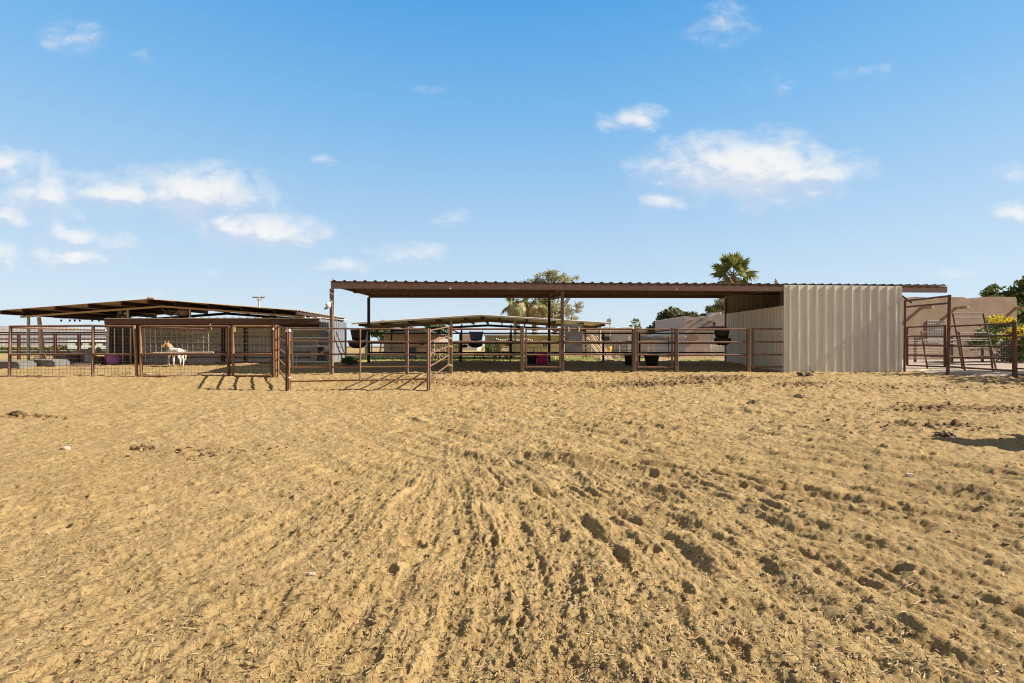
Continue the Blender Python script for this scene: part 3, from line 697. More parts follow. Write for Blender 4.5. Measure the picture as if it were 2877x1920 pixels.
tube_('stile', foot(805, D0 + .05), pt(805, 920, D0 + .05), .03, RUSTD, t); tube_('stile', gp(782, 14.4, -.1), pt(782, 915, 14.4), .026, RUSTO, t)
for y0, y1 in ((924, 918), (961, 951), (996, 980), (1032, 1009), (1070, 1037)): tube_('rail', pt(805, y0, D0 + .05), pt(782, y1, 14.4), .023, RUSTO if y0 > 930 else RUST, t)

# ------------------------------------------------------------------ mesh fences of the left pen
DL = 14.5
def wire_mesh(par, x0, x1, y0, y1, d, step=10.0, m=WIRE, r=.0042, jitter=.4, name='wire_mesh'):
    mb = MB(); k = x0 + step; rr = random.Random(int(x0))
    while k < x1 - 2:
        mb.tube([pt(k, y0, d), pt(k + rr.uniform(-1, 1), (y0 + y1) / 2, d + .01), pt(k + rr.uniform(-jitter, jitter), y1, d)], r, 4, False); k += step
    k = y0 + step
    while k < y1 - 2:
        mb.tube([pt(x0, k, d), pt((x0 + x1) / 2, k + rr.uniform(-1, 1), d), pt(x1, k + rr.uniform(-jitter, jitter), d)], r, 4, False); k += step
    return build(name, mb, m, par)
LG = 'rusty pipe and wire mesh panels along the front of the left pen'
def meshpanel(label, x0, x1, tops, mid, bot, posts, d=DL, step=10, m=RUST, wm=WIRE, mr=.0042, low=True):
    t = thing('mesh_panel', label, 'fence panel', gp(x0, d), LG)
    for (px, lean, mm, r) in posts:
        tube_('post', gp(px - lean, d, -.12), pt(px + lean, tops[0] - 1, d), r, mm, t, 10)
    tube_('rail', pt(x0, tops[0], d), pt(x1, tops[1], d), .033, m, t); tube_('rail', pt(x0, mid[0], d - .01), pt(x1, mid[1], d - .01), .033, m, t)
    if low: tube_('rail', pt(x0 - 2, bot[0], d - .02), pt(x1, bot[1], d - .02), .034, m, t)
    wire_mesh(t, x0, x1, tops[0], bot[0] - 4, d + .03, step, wm, mr)
    return t
meshpanel('leftmost mesh panel of the pen, dark pipe frame with tanks behind it', 27, 260, (918, 915.5), (997, 994), (1059, 1061), [(28, 2, RUST, .04), (261, 1, RUST, .042)])
tube_('brace_pipe', pt(30, 921, DL + .12), pt(298, 928, DL + .12), .026, WOODP, S.objects['mesh_panel'])
meshpanel('short mesh panel with a leaning pinkish post before the purple bucket', 263, 372, (916, 917.5), (995, 996), (1060, 1060), [(381, -4.5, RUSTO, .042)])
meshpanel('long mesh panel in front of the white and chestnut horse', 398, 641, (917, 917.5), (995, 995), (1057, 1060), [(396, -1.5, RUSTO, .042), (643, 0, RUSTD, .045)], mr=.0036)
g4 = meshpanel('mesh gate panel left of the orange corner pipes', 656, 764, (917, 917), (996, 995.5), (1058, 1057), [(655, 0, RUSTO, .04), (763, 0, RUST, .03)], m=RUSTO, wm=WIREG, step=12)
build('tag', MB().box(pt(659, 926, DL - .06), (.05, .012, .15), .1), ROPE, g4)
t = thing('corner_pipe', 'thick orange rusted corner pipe where the left pen meets the angled panel', 'post', gp(776, DL))
tube_('shaft', gp(776, DL - .1, -.15), pt(774.5, 913, DL - .1), .046, RUSTO, t, 12); tube_('shaft', gp(769, DL, -.15), pt(768.5, 913, DL), .032, RUST, t, 10)
build('band', MB().tube([pt(768.5, 922, DL), pt(768.5, 928, DL)], .038, 10), WHITE, t)
t = thing('hog_panel', 'welded hog panel with large square holes hung behind the front mesh', 'panel', gp(402, DL + .35))
dh = DL + .3
tube_('frame_rail', pt(399, 920, dh), pt(594, 926.5, dh), .03, RUST, t); tube_('frame_rail', pt(594, 926.5, dh), pt(590, 911, dh), .025, RUSTO, t); tube_('frame_rail', pt(430, 992, dh), pt(600, 991, dh), .028, WOODP, t)
mb = MB()
for k in range(13): x_ = 408 + 14.8 * k; mb.tube([pt(x_, 921 + k * .45, dh), pt(x_ + 1, 992, dh)], .0075, 5, False)
for k, y in enumerate((931, 945, 960, 975)): mb.tube([pt(400, y, dh), pt(590, y + (5 - k), dh)], .0075, 5, False)
build('wire_grid', mb, WIREG, t)
t = thing('galvanised_gate', 'dusty galvanised tube gate with round corners behind the long panel', 'gate', gp(825, 15.6))
dg = 15.6
build('frame_tube', MB().tube([gp(824, dg, .02), pt(821, 980, dg), pt(821, 929, dg), pt(824, 927, dg), pt(912, 926, dg), pt(922, 930, dg), pt(927, 938, dg), pt(927, 955, dg), gp(927, dg, .02)], .028, 10), GALVP, t)
for y in (949.5, 973, 996, 1017): tube_('rail', pt(822, y + .5, dg), pt(927, y, dg), .022, GALVP, t)
tube_('stile', pt(833, 1028, dg), pt(833, 999, dg), .012, GALVP, t)

# ------------------------------------------------------------------ left barn
lb = thing('open_barn', 'wide open gable barn with rusty roof at the left, corrugated wall on its right side', 'barn', gp(440, 19))
xc = -13.55; hw = 5.58; ze = 2.46; zr = 2.89; y0, y1 = 18.0, 23.2
for s in (-1, 1):
    a = Vector((xc, y0, zr)); c = Vector((xc + s * hw, y0, ze)); a2 = Vector((xc, y1, zr)); c2 = Vector((xc + s * hw, y1, ze))
    # ribs run from ridge to eave
    build('roof_slope', MB().corr(a, a2, c, c2, 17, .03, (0, 0, 1)), TANROOF, lb, solid=.004)
    for k in range(5):
        w = [.18, .40, .62, .84, .985][k]; q = a.lerp(c, w)
        build('purlin', MB().beam(q + Vector((0, .03, -.075)), q + Vector((0, y1 - y0 - .05, -.075)), .05, .14), DARKST, lb)
    e = a.lerp(c, .97)
    beam_('rafter', Vector((xc, 18.8, zr - .21)), Vector((xc + s * hw * .99, 18.8, ze - .19)), .06, .07, WOODP, lb)
    beam_('rafter', Vector((xc, 23.0, zr - .21)), Vector((xc + s * hw * .99, 23.0, ze - .19)), .06, .12, DARKST, lb)
build('ridge_beam', MB().beam((xc, y0 + .03, zr - .09), (xc, y1, zr - .09), .07, .16), DARKST, lb)
build('ridge_cap', MB().tube([(xc - .02, y0 - .02, zr + .05), (xc + .16, y0 + .1, zr + .03)], .035, 8), NETM, lb)
vpipe('post', 80, 18.9, 2.27, .05, GALVP, lb)
build('post', MB().tube([gp(120, 18.6, -.1), pt(118, 985, 18.6), pt(115, 950, 18.6), pt(112, 915, 18.6), pt(109, 892, 18.6)], [.085, .08, .075, .065, .06], 10), WOODP, lb)
for px, yt, yb in ((360, 866, 893), (534, 866, 893)): beam_('strut', pt(px, yt, 18.8), pt(px, yb, 18.8), .055, .055, GALVP, lb)
db = 19.0
build('lean_to_beam', MB().beam(pt(296, 903.5, db), pt(899, 903.5, db), .10, .235), BEAM, lb)
build('lean_to_sheet', MB().corr(pt(294, 894.5, db - .08), pt(900, 893.5, db - .08), Vector((-18.9, 22.5, 2.34)), Vector((-7.5, 22.5, 2.34)), 28, .02, (0, 0, 1)), WHITE, lb, solid=.004)
build('beam_trim', MB().beam(pt(294, 895.3, db - .09), pt(900, 894.6, db - .09), .03, .03), WHITE, lb)
build('inner_beam', MB().beam(pt(297, 916, db + .1), pt(898, 917, db + .1), .08, .14), DARKST, lb)
sw0 = pt(899, 0, db); sw1 = Vector((-7.62, 22.3, 0))
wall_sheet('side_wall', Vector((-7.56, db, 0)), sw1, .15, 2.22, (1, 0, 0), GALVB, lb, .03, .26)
wall_sheet('back_wall', Vector((-17.35, 20.9, 0)), Vector((-7.6, 20.9, 0)), .15, 2.3, (0, -1, 0), WHITE, lb, .02, .28)
build('front_panel', MB().beam(pt(301, 975, db + .12), pt(392, 975, db + .12), .03, 1.6), BLACK, lb)
for px in (322, 345, 367, 408, 437): beam_('slat', pt(px, 922, db + .04), gp(px + 1, db + .04), .05, .02, GALVP, lb)
beam_('corner_board', pt(303, 918, db), gp(303, db), .12, .03, GALVP, lb)
for px in (627, 690, 776): vpost('inner_post', px, 20.2, 2.1, .12, DARKST, lb)
for y in (948, 968.5, 990, 1004): tube_('inner_rail', pt(395, y, 20.6), pt(872, y, 20.6), .022, GALVP if y < 985 else TARP, lb)
build('low_board', MB().beam(pt(395, 1017, 20.7), pt(890, 1014, 20.7), .03, .55), GALV, lb)
# things in and around the left barn
o = pt(345, 885, 19.3); t = thing('barn_fan', 'round grey fan hanging under the left barn roof', 'fan', o)
build('cage', MB().tube([o + Vector((.2 * math.cos(k * .524), 0, .2 * math.sin(k * .524))) for k in range(13)], .014, 6), GALVP, t)
for k in range(3): an = k * 2.094 + .4; build('blade', MB().beam(o + Vector((.03 * math.cos(an), 0, .03 * math.sin(an))), o + Vector((.17 * math.cos(an), .0, .17 * math.sin(an))), .012, .10, up=(math.sin(an), .3, -math.cos(an))), GALVP, t)
build('motor', MB().tube([o - Vector((0, .06, 0)), o + Vector((0, .1, 0))], .05, 10), BLACK, t); tube_('hanger', o + Vector((0, 0, .2)), o + Vector((0, 0, .5)), .015, BLACKP, t)
t = thing('hay_net', 'brown netting sagging under the left barn ridge', 'net', pt(495, 880, 18.9)); mb = MB()
for k in range(9):
    s = k / 8; mb.tube([pt(453 + 3 * s, 862 + 9 * s, 18.9 + .4 * s), pt(466 + 2 * s, 884 - 6 * s, 18.9 + .4 * s), pt(482, 888 - 9 * s, 18.9 + .4 * s), pt(502, 880 - 6 * s, 18.9 + .4 * s), pt(516 - 2 * s, 868 + 2 * s, 18.9 + .4 * s)], .009, 4)
for k in range(12):
    s = k / 11; q = pt(456 + 58 * s, 866 + 20 * math.sin(math.pi * s) ** .8, 18.9); mb.tube([q, q + Vector((0, .4, .05 + .05 * math.sin(s * 9)))], .008, 4)
build('netting', mb, NETM, t); build('bundle', MB().lathe([(0, -.16), (.16, -.1), (.22, .0), (.15, .12), (0, .16)], pt(516, 878, 19.1), 12, 1.2, .8), NETM, t)
t = thing('string_lights', 'string of small dark bulbs hanging under the left barn eave', 'lights', pt(236, 895, 19.4))
build('cable', MB().tube([pt(150, 893, 19.4), pt(210, 898, 19.4), pt(300, 900, 19.4)], .006, 4), BLACKP, t)
for px in (172, 196, 210, 224, 259, 278): build('bulb', MB().lathe([(0, -.10), (.025, -.09), (.035, -.06), (.02, -.01), (0, 0)], pt(px, 897.5, 19.4), 8), RUSTD, t)
# tanks and tubs
def tank(px0, px1, d, h, label, m=TANKM, bev=.12, dep=.6, group='stock tanks in the left pen'):
    a = gp(px0, d); c = gp(px1, d); L_ = c.x - a.x; z0 = min(a.z, c.z) - .03; t = thing('stock_tank', label, 'tank', (a + c) / 2, group); o = (a + c) / 2
    poly = [(a.x, z0), (c.x, z0), (c.x, z0 + h * .72), (c.x - bev, z0 + h), (a.x + bev, z0 + h), (a.x, z0 + h * .72)]
    build('shell', MB().prism([(x_, d - dep / 2, z_) for x_, z_ in poly], (0, dep, 0)), m, t)
    build('rim', MB().tube([(a.x + bev, d - dep / 2, z0 + h), (c.x - bev, d - dep / 2, z0 + h), (c.x - bev, d + dep / 2, z0 + h), (a.x + bev, d + dep / 2, z0 + h), (a.x + bev, d - dep / 2, z0 + h)], .025, 6), m, t)
    return t
tank(-40, 79, 16.9, .27, 'long grey stock tank cut by the left picture edge')
tank(99, 176, 17.6, .27, 'grey stock tank with sloped ends beside the pale wooden pole')
tank(172, 214, 20.5, .40, 'dark square tank behind the mesh, between the grey stock tank and grey tub', TARP, .03)
tank(212, 255, 21, .5, 'grey tank with sloped ends left of the purple bucket', GALVP, .18)
tub(319, 0, 18.4, .20, .25, .36, PURPLE, 'purple bucket before the dark front panel of the left barn', 'bucket', 'tubs by the left barn')
tub(282, 0, 18.6, .24, .27, .30, BLACK, 'low black rubber tub left of the purple bucket', 'muck_tub', 'tubs by the left barn')
def rack(px0, px1, d, y0, y1, lean, n_, label, m=GALVP, mid=True, r=.010, rows=1):
    t = thing('grid_rack', label, 'rack', gp((px0 + px1) / 2, d), 'metal grates leaning about in the left pen')
    a, c = pt(px0, y1, d), pt(px1, y1, d); la = lean / F * d; top = (y1 - y0) / F * d
    up = Vector((-la, .25, top)); mb = MB()
    build('frame_rail', MB().tube([a, c, c + up, a + up, a], r * 1.4, 6), m, t)
    for k in range(1, n_): q = a.lerp(c, k / n_); mb.tube([q, q + up], r, 5, False)
    for k in range(rows): mb.tube([a + up * ((k + 1) / (rows + 1)), c + up * ((k + 1) / (rows + 1))], r, 5, False)
    build('bars', mb, m, t); return t
rack(409, 475, 18.6, 998, 1029, 10, 13, 'grate with slanting bars leaning left of the horse', rows=0)
rack(524, 600, 18.4, 1009, 1028, 0, 22, 'low grey grate with many upright bars right of the horse')
rack(182, 260, 16.6, 1024, 1036, -6, 9, 'low rusty grate lying in front of the dark square tank', WIRE)
rack(80, 100, 18.4, 1002, 1034, 0, 4, 'narrow upright grate between the two grey stock tanks', WIREG)
rack(122, 176, 18.8, 1000, 1030, 8, 6, 'leaning rack of pale bars behind the stock tank by the wooden pole', WOODP, rows=0)
# dark fence beyond the left pen
t = thing('pipe_fence', 'dark brown pipe fence beyond the stock tanks at far left', 'fence', gp(53, 24), None)
for px in (-60, 53, 155, 222): vpost('post', px, 24, zpix(938, 24), .10, RUSTD, t)
for y in (935, 941, 953, 963, 990): tube_('rail', pt(-140, y, 24), pt(300, y, 24), .035, BLACKP if y in (935, 990) else RUSTD, t)
t = thing('ranch_trailer', 'low long white trailer far behind the left pen fence', 'trailer', gp(250, 72))
a = pt(200, 984, 72); c = pt(330, 984, 72); q0 = Vector(((a.x + c.x) / 2, 73, a.z + .75)); build('body', MB().box(q0, (c.x - a.x, 2.4, 1.35), math.radians(14)), WHITE, t)
rt = Matrix.Rotation(math.radians(14), 3, 'Z')
for k in range(3): build('window', MB().box(q0 + rt @ Vector((-2 + 1.7 * k, -1.2, .15)), (.8, .06, .4), math.radians(14)), GLASS, t)
for k in range(2): q = q0 + rt @ Vector((-.6 + 1.0 * k, -1.22, 0)); q.z = gz(q.x, q.y) + .3; build('wheel', MB().tube([q, q + rt @ Vector((0, .3, 0))], .33, 12), BLACK, t)
t = thing('rail_fence', 'low dark rail fence crossing the far green pasture', 'fence', gp(60, 44))
for k in range(14): vpost('post', -60 + 28 * k, 44, zpix(981, 44), .1, DARKST, t)
for y in (983, 989): tube_('rail', pt(-100, y, 44), pt(310, y, 44), .05, DARKST, t)
# utility pole
t = thing('utility_pole', 'utility pole with a single crossarm rising behind the left barn roof', 'pole', gp(727, 60))
a = gp(728, 60, -.3); tube_('shaft', a, pt(728, 835, 60), .11, WOODP, t, 10); beam_('crossarm', pt(710, 836, 60), pt(744, 836.5, 60), .12, .14, WOOD, t)
for px in (711, 720, 736, 743): build('insulator', MB().lathe([(0, .0), (.06, .02), (.05, .2), (0, .25)], pt(px, 835, 60), 8), GREY, t)
build('tie_beam', MB().tube([pt(721, 841, 60), pt(728, 848, 60), pt(735, 841, 60)], .03, 6), DARKST, t)
t = thing('utility_pole', 'faint thin pole on the far left horizon before the hills', 'pole', gp(10, 150)); tube_('shaft', gp(10, 150, -.3), pt(10, 919, 150), .12, WOOD, t); beam_('crossarm', pt(4, 925, 150), pt(16, 925, 150), .15, .15, WOOD, t)

# ------------------------------------------------------------------ middle barn
mbn = thing('open_barn', 'cream roofed open gable barn seen under the shade shed', 'barn', gp(1352, 25))
xm = (1352 - CX) / F * 22; hw = 5.88; zr = zpix(885, 22); ze = zpix(908, 22)
for s in (-1, 1):
    a = Vector((xm, 22, zr)); c = Vector((xm + s * hw, 22, ze)); a2 = Vector((xm, 28.6, zr)); c2 = Vector((xm + s * hw, 28.6, ze))
    build('roof_slope', MB().corr(a, a2, c, c2, 20, .03, (0, 0, 1)), CREAM, mbn, solid=.004)
    for k in range(5):
        q = a.lerp(c, [.2, .42, .64, .86, .97][k] - (.06 if k < 4 else 0)); build('purlin', MB().beam(q + Vector((0, .45, -.07)), q + Vector((0, 6.5, -.07)), .05, .12), DARKST, mbn)
    beam_('rafter', Vector((xm, 23, zr - .19)), Vector((xm + s * hw * .93, 23, ze - .165)), .07, .13, BEAM, mbn)
    beam_('rafter', Vector((xm, 28.2, zr - .22)), Vector((xm + s * hw * .97, 28.2, ze - .16)), .07, .13, BLACKP, mbn)
for s in (-1, 1): build('bounce_strip', MB().beam(Vector((xm + s * .005, 21.97, zr - .03)), Vector((xm + s * hw, 21.97, ze - .03)), .02, .075), CREAM, mbn)  # pale strip added to stand in for bounced light on the overhang underside
build('ridge_beam', MB().beam((xm, 22.2, zr - .09), (xm, 28.5, zr - .09), .07, .14), DARKST, mbn)
for px, yt in ((1028, 918), (1268, 901), (1446, 902), (1685, 918)):
    vpipe('post', px, 22.9, zpix(yt, 22.9), .055, GALVP, mbn)
for px, yt in ((1100, 922), (1297, 912), (1436, 913), (1645, 922)): vpipe('post', px, 28.1, zpix(yt, 28.1), .05, BLACKP, mbn)
t = thing('satellite_dish', 'small white satellite dish on a thin mast right of the cream barn roof', 'satellite dish', gp(1714, 30))
tube_('mast', gp(1714, 30, -.1), pt(1714, 889, 30), .03, GALVP, t); q = pt(1711, 902, 29.9)
build('dish', MB().tube([q + Vector((.02, .06, .01)), q, q + Vector((-.02, -.07, .0))], [.03, .11, .15], 16), WHITE, t)

# ------------------------------------------------------------------ buildings behind
def slab(mbx, px0, px1, y0, y1, d, dep):
    a = pt(px0, y1, d); c = pt(px1, y0, d); return mbx.beam(((a.x+c.x)/2, d + dep/2, a.z), ((a.x+c.x)/2, d + dep/2, c.z), c.x - a.x, dep, up=(0, 1, 0))
def windowp(par, px0, px1, y0, y1, d, fm=WHITE, gm_=GLASS, bars=1):
    a = pt(px0, y1, d); c = pt(px1, y0, d); w_ = c.x - a.x; h_ = c.z - a.z; f_ = MB()
    for (q0, q1) in ((a, (c.x, d, a.z)), ((a.x, d, c.z), c), (a, (a.x, d, c.z)), ((c.x, d, a.z), c)): f_.beam(Vector(q0) - Vector((0, .03, 0)), Vector(q1) - Vector((0, .03, 0)), .07, .07)
    for k in range(bars): xx = a.x + w_ * (k + 1) / (bars + 1); f_.beam((xx, d - .02, a.z), (xx, d - .02, c.z), .03, .03)
    wo = build('window', f_, fm, par); build('pane', MB().box(((a.x + c.x) / 2, d - .012, (a.z + c.z) / 2), (w_, .02, h_)), gm_, wo); return wo
tb = thing('tan_outbuilding', 'long tan timber sided outbuilding with white eave behind the cream barn', 'building', gp(1480, 31))
build('wall', slab(MB(), 1362, 1590, 943, 1006, 31, 4), TANW, tb); build('eave', slab(MB(), 1358, 1594, 940, 943.5, 30.7, 4.6), WHITE, tb)
windowp(tb, 1523, 1539, 957, 976, 30.97); windowp(tb, 1422, 1435, 958, 977, 30.97, BROWNW)
build('door', slab(MB(), 1392, 1404, 950, 1000, 30.95, .05), BROWNW, tb)
build('meter_box', slab(MB(), 1375, 1390, 968, 985, 30.75, .25), GALVP, tb); build('conduit', MB().tube([pt(1383, 968, 30.85), pt(1383, 944, 30.85)], .04, 6), GALVP, tb)
build('roof_rail', MB().tube([pt(1395, 931, 31.5), pt(1582, 932, 31.5)], .02, 5).tube([pt(1395, 937, 31.5), pt(1582, 938, 31.5)], .015, 5), WHITE, tb)
build('rail_posts', (lambda m_: [m_.tube([pt(1396 + 11.6 * k, 931, 31.5), pt(1396 + 11.6 * k, 943, 31.5)], .015, 5) for k in range(17)] and m_)(MB()), WHITE, tb)
t = thing('string_lights', 'string of pale bulbs sagging along the tan outbuilding eave', 'lights', pt(1415, 950, 30.6))
def sag(px): s = (px - 1392) / 42 % 1; return 949 + 5 * math.sin(math.pi * s)
build('cable', MB().tube([pt(1392 + 4.4 * k, sag(1392 + 4.4 * k), 30.6) for k in range(26)], .012, 4), BLACKP, t)
for k in range(20): px = 1394 + 5.3 * k; build('bulb', MB().lathe([(0, -.09), (.045, -.08), (.055, -.04), (.02, 0), (0, 0)], pt(px, sag(px) + .5, 30.6), 8), WHITE, t)
bs = thing('brown_shed', 'brown timber shed with dark gable roof seen between the panel rails', 'building', gp(1155, 33))
build('wall', slab(MB(), 1075, 1232, 939, 1000, 33, 4), BROWNW, bs)
a, c, e = pt(1070, 940, 32.7), pt(1240, 940, 32.7), pt(1155, 919, 32.7); build('roof', MB().prism([a, c, e], (0, 4.6, 0)), TARP, bs)
windowp(bs, 1178, 1194, 955, 972, 32.97, WOOD)
ll = thing('long_white_building', 'long low pale building with flat roof far behind the leaning panels', 'building', gp(1745, 46))
build('wall', slab(MB(), 1636, 1862, 930, 996, 46, 7), PALEW, ll); build('roof', slab(MB(), 1632, 1866, 926.5, 930.5, 45.7, 7.6), WHITE, ll)
for a_, c_, yy in ((1704, 1732, 919), (1752, 1782, 920), (1838, 1862, 921)): build('parapet', slab(MB(), a_, c_, yy, 927, 47, 2), PALEW, ll)
windowp(ll, 1676, 1694, 948, 962, 45.95, TARP); windowp(ll, 1698, 1716, 947, 961, 45.95, TARP)
hb = thing('white_shed', 'small white shed behind the navy feeder far back', 'building', gp(1318, 48)); build('wall', slab(MB(), 1296, 1345, 942, 985, 48, 3), PALEW, hb); build('roof', slab(MB(), 1293, 1348, 939.5, 942.5, 47.8, 3.4), WHITE, hb)

def parapet_house(par, P0, ang, pts, dep, zb, m):
    """front wall outlined by (along, z) points, extruded back"""
    u_ = Vector((math.cos(ang), math.sin(ang), 0)); n_ = Vector((-u_.y, u_.x, 0))
    poly = [P0 + u_ * s + Vector((0, 0, z - P0.z)) for s, z in pts]
    build('wall', MB().prism(poly, n_ * dep), m, par); return u_, n_
def arc(s0, s1, z0, z1, n=6): return [(s0 + (s1 - s0) * k / n, z0 + (z1 - z0) * (.5 - .5 * math.cos(math.pi * k / n))) for k in range(n + 1)]
# grey adobe house in the middle distance
ah = thing('adobe_house', 'mauve grey adobe house with curved parapet left of the metal stall', 'house', gp(1985, 32))
P0 = pt(1925, 1004, 32); zz = lambda y: zpix(y, 32)
W_ = 160 / F * 32; pts = [(0, zz(1006)), (W_, zz(1006)), (W_, zz(882)), (W_ * .62, zz(882))] + arc(W_ * .57, W_ * .46, zz(883), zz(889.5))[0:] + arc(W_ * .40, W_ * .14, zz(890), zz(891.5)) + [(W_ * .10, zz(889.5)), (W_ * .02, zz(888.5)), (0, zz(890))]
uu, nn = parapet_house(ah, P0, math.radians(2), pts, 6, 0, STUCM)
build('chimney', slab(MB(), 1997, 2026, 878.5, 886, 33, .8), STUCM, ah)
for px, py in ((1940, 903), (1972.5, 897.5), (1997, 903.5)): q = pt(px, py, 31.9); build('beam_end', MB().tube([q + Vector((0, .3, 0)), q - Vector((0, .28, 0))], .075, 10), WOOD, ah)
build('window', slab(MB(), 2005, 2010, 905.5, 916, 31.88, .1), GLASS, ah)
a = pt(1998, 917, 29.6); build('porch_roof', slab(MB(), 1998, 2050, 917, 924, 29.6, 2.4), DARKST, ah)
for px in (1999, 2048): build('porch_post', slab(MB(), px, px + 3, 923, 1008, 29.7, .1), STUCM, ah)
t = thing('lattice_fence', 'pale lattice fence before the grey adobe house porch', 'fence', gp(2016, 28)); mb = MB()
for k in range(10): mb.tube([pt(1999 + 4 * k, 971, 28), pt(1999 + 4 * k, 1002, 28)], .022, 4)
for y in (973, 980, 987): mb.tube([pt(1997, y, 28), pt(2038, y, 28)], .022, 4)
build('lattice', mb, WHITE, t); build('end_post', MB().beam(pt(1997, 968, 28), gp(1997, 28), .07, .07).beam(pt(2038, 968, 28), gp(2038, 28), .07, .07), WHITE, t)
# brown adobe house at right
rh = thing('adobe_house', 'brown adobe house with wavy parapet and long beam shadows at the right', 'house', gp(2700, 24))
P0 = pt(2520, 1020, 22.9); angr = math.radians(11); ur = Vector((math.cos(angr), math.sin(angr), 0)); nr_ = Vector((-ur.y, ur.x, 0))
def onwall(px, py, out=0):
    k = (px - CX) / F; s = (k * P0.y - P0.x) / (ur.x - k * ur.y); q = P0 + ur * s; q.z = zpix(py, q.y); return q - nr_ * out, s
def sz(px, py): q, s = onwall(px, py); return (s, q.z)
pts = [sz(2520, 1024), sz(2857, 1024), sz(2857, 842), sz(2854, 835), sz(2790, 834), sz(2760, 835), sz(2750, 839), sz(2742, 843), sz(2722, 843), sz(2714, 838), sz(2705, 835), sz(2650, 835), sz(2640, 838), sz(2628, 842), sz(2612, 841), sz(2600, 836), sz(2570, 834), sz(2558, 836), sz(2545, 841), sz(2520, 842)]
parapet_house(rh, P0, angr, pts, 7, 0, STUCR)
for px in (2588, 2685, 2854): q, _ = onwall(px, 866); build('beam_end', MB().beam(q + nr_ * .2, q - nr_ * .55, .12, .13), WOOD, rh)
q, _ = onwall(2630, 930, .02); a, s0 = onwall(2604, 960, .02); c, s1 = onwall(2652, 902, .02); w_ = (c - a).xy.length; f_ = MB()
for k in range(8): xx = a + ur * (w_ * k / 7); f_.beam((xx.x, xx.y, a.z), (xx.x, xx.y, c.z), .035, .06)
for k in range(8): z_ = a.z + (c.z - a.z) * k / 7; f_.beam((a.x, a.y, z_), (c.x, c.y, z_), .05, .03)
wo = build('window', f_, STUCM, rh); build('pane', MB().beam((a + ur * w_ / 2) * 1 + nr_ * .01 + Vector((0, 0, 0)), Vector(((a + ur * w_ / 2).x + nr_.x * .01, (a + ur * w_ / 2).y + nr_.y * .01, c.z)), w_, .02, up=(nr_.x, nr_.y, 0)), GBLOCK, wo)
# ------------------------------------------------------------------ lane on the right
t = thing('gate_frame', 'tall maroon pipe frame with two top bars right of the metal stall', 'gate frame', gp(2541, 15.9))
dA, dB, dC = 15.9, 14.0, 13.4
tube_('post', gp(2541, dA, -.2), pt(2543, 843, dA), .035, RUSTD, t, 10); tube_('post', gp(2662, dB, -.2), pt(2668, 829, dB), .042, RUSTD, t, 10)
tube_('top_bar', pt(2543, 846, dA), pt(2668, 832, dB), .03, RUSTD, t); tube_('top_bar', pt(2543, 863, dA), pt(2667, 852, dB), .03, RUSTD, t)
tube_('brace', pt(2533, 831, 16.15), pt(2560, 850, 15.7), .03, BLACKP, t)
def lane(px, d0=dA, d1=dB): return 1 / (1 / d0 + (px - 2541) / (2662 - 2541) * (1 / d1 - 1 / d0))
t = thing('pipe_gate', 'small dark five rail gate hung inside the tall pipe frame', 'gate', gp(2549, dA))
for px, yt, yb in ((2549, 918, 1026), (2655, 914, 1032)): tube_('stile', pt(px, yb, lane(px)), pt(px, yt, lane(px)), .035, RUSTD, t, 10)
for y0, y1 in ((920, 916), (945, 945), (970, 972), (998, 1000), (1027, 1031)): tube_('rail', pt(2549, y0, lane(2549)), pt(2655, y1, lane(2655)), .024, RUSTD, t)
build('rag', MB().beam(pt(2551, 943, 15.7), pt(2568, 943, 15.45), .04, .05), GALVP, t)
fence('pipe_fence', 'dark five rail pipe fence between the tall frame and the right end post', 'fence', None, [('post', 2850, dC, 905, .05, RUSTD, 'p')],
      [(2668, a, dB, 2850, c, dC, .026, RUSTD) for a, c in ((917, 909), (945, 943), (972, 975), (1004, 1007), (1031, 1042))])
t = thing('pipe_gate', 'rust coloured gate with round corner cut by the right picture edge', 'gate', gp(2856, 13.2))
build('frame_tube', MB().tube([pt(2856, 1062, 13.2), pt(2854, 960, 13.2), pt(2856, 950, 13.2), pt(2864, 947, 13.15), pt(3010, 944, 12.2)], .026, 10), RUST, t)
for y0, y1 in ((970, 968), (993, 994), (1014, 1017), (1036, 1042), (1053, 1062), (1070, 1082)): tube_('rail', pt(2855, y0, 13.2), pt(3010, y1, 12.2), .022, RUST if y0 < 1000 else RUSTD, t)
tube_('stile', pt(3010, 1090, 12.2), pt(3010, 944, 12.2), .026, RUST, t)
def leanpanel(a, b, c, d_, bars, dd, label, m=RUSTD):
    """a-b top corners, c-d_ feet under them (pixels)"""
    t = thing('livestock_panel', label, 'panel', gp(c[0], dd), 'pipe panels leaning in the lane')
    A_, B_ = pt(*a, dd + .35), pt(*b, dd + .35); C_, D_ = gp(c[0], dd, .02), gp(d_[0], dd, .02)
    tube_('stile', A_, C_, .027, m, t); tube_('stile', B_, D_, .027, m, t)
    for w in bars: tube_('rail', A_.lerp(C_, w), B_.lerp(D_, w), .02, LEANM, t)
    return t
LEANM = mat('sunlit maroon pipe', (.17, .11, .09), (.30, .22, .19), 9, .55)  # lighter than the stiles: sunlight on the rail tops put into the colour
leanpanel((2677, 881), (2762, 881), (2706, 1020), (2799, 1020), (.0, .09, .45, .62, .8), 16.4, 'tall leaning panel behind the lane fence, its top two bars against the brown house')
leanpanel((2694, 933), (2775, 933), (2711, 1020), (2790, 1020), (.02, .22, .42, .62, .82), 15.6, 'low leaning panel in front of the tall leaning one')
leanpanel((2588, 932), (2690, 933), (2606, 1016), (2704, 1018), (.02, .22, .32, .66, .86), 16.6, 'leaning panel behind the small lane gate, before the glass block window')
t = thing('wire_fence', 'thin wire fence with dark posts before the brown adobe house', 'fence', gp(2571, 19))
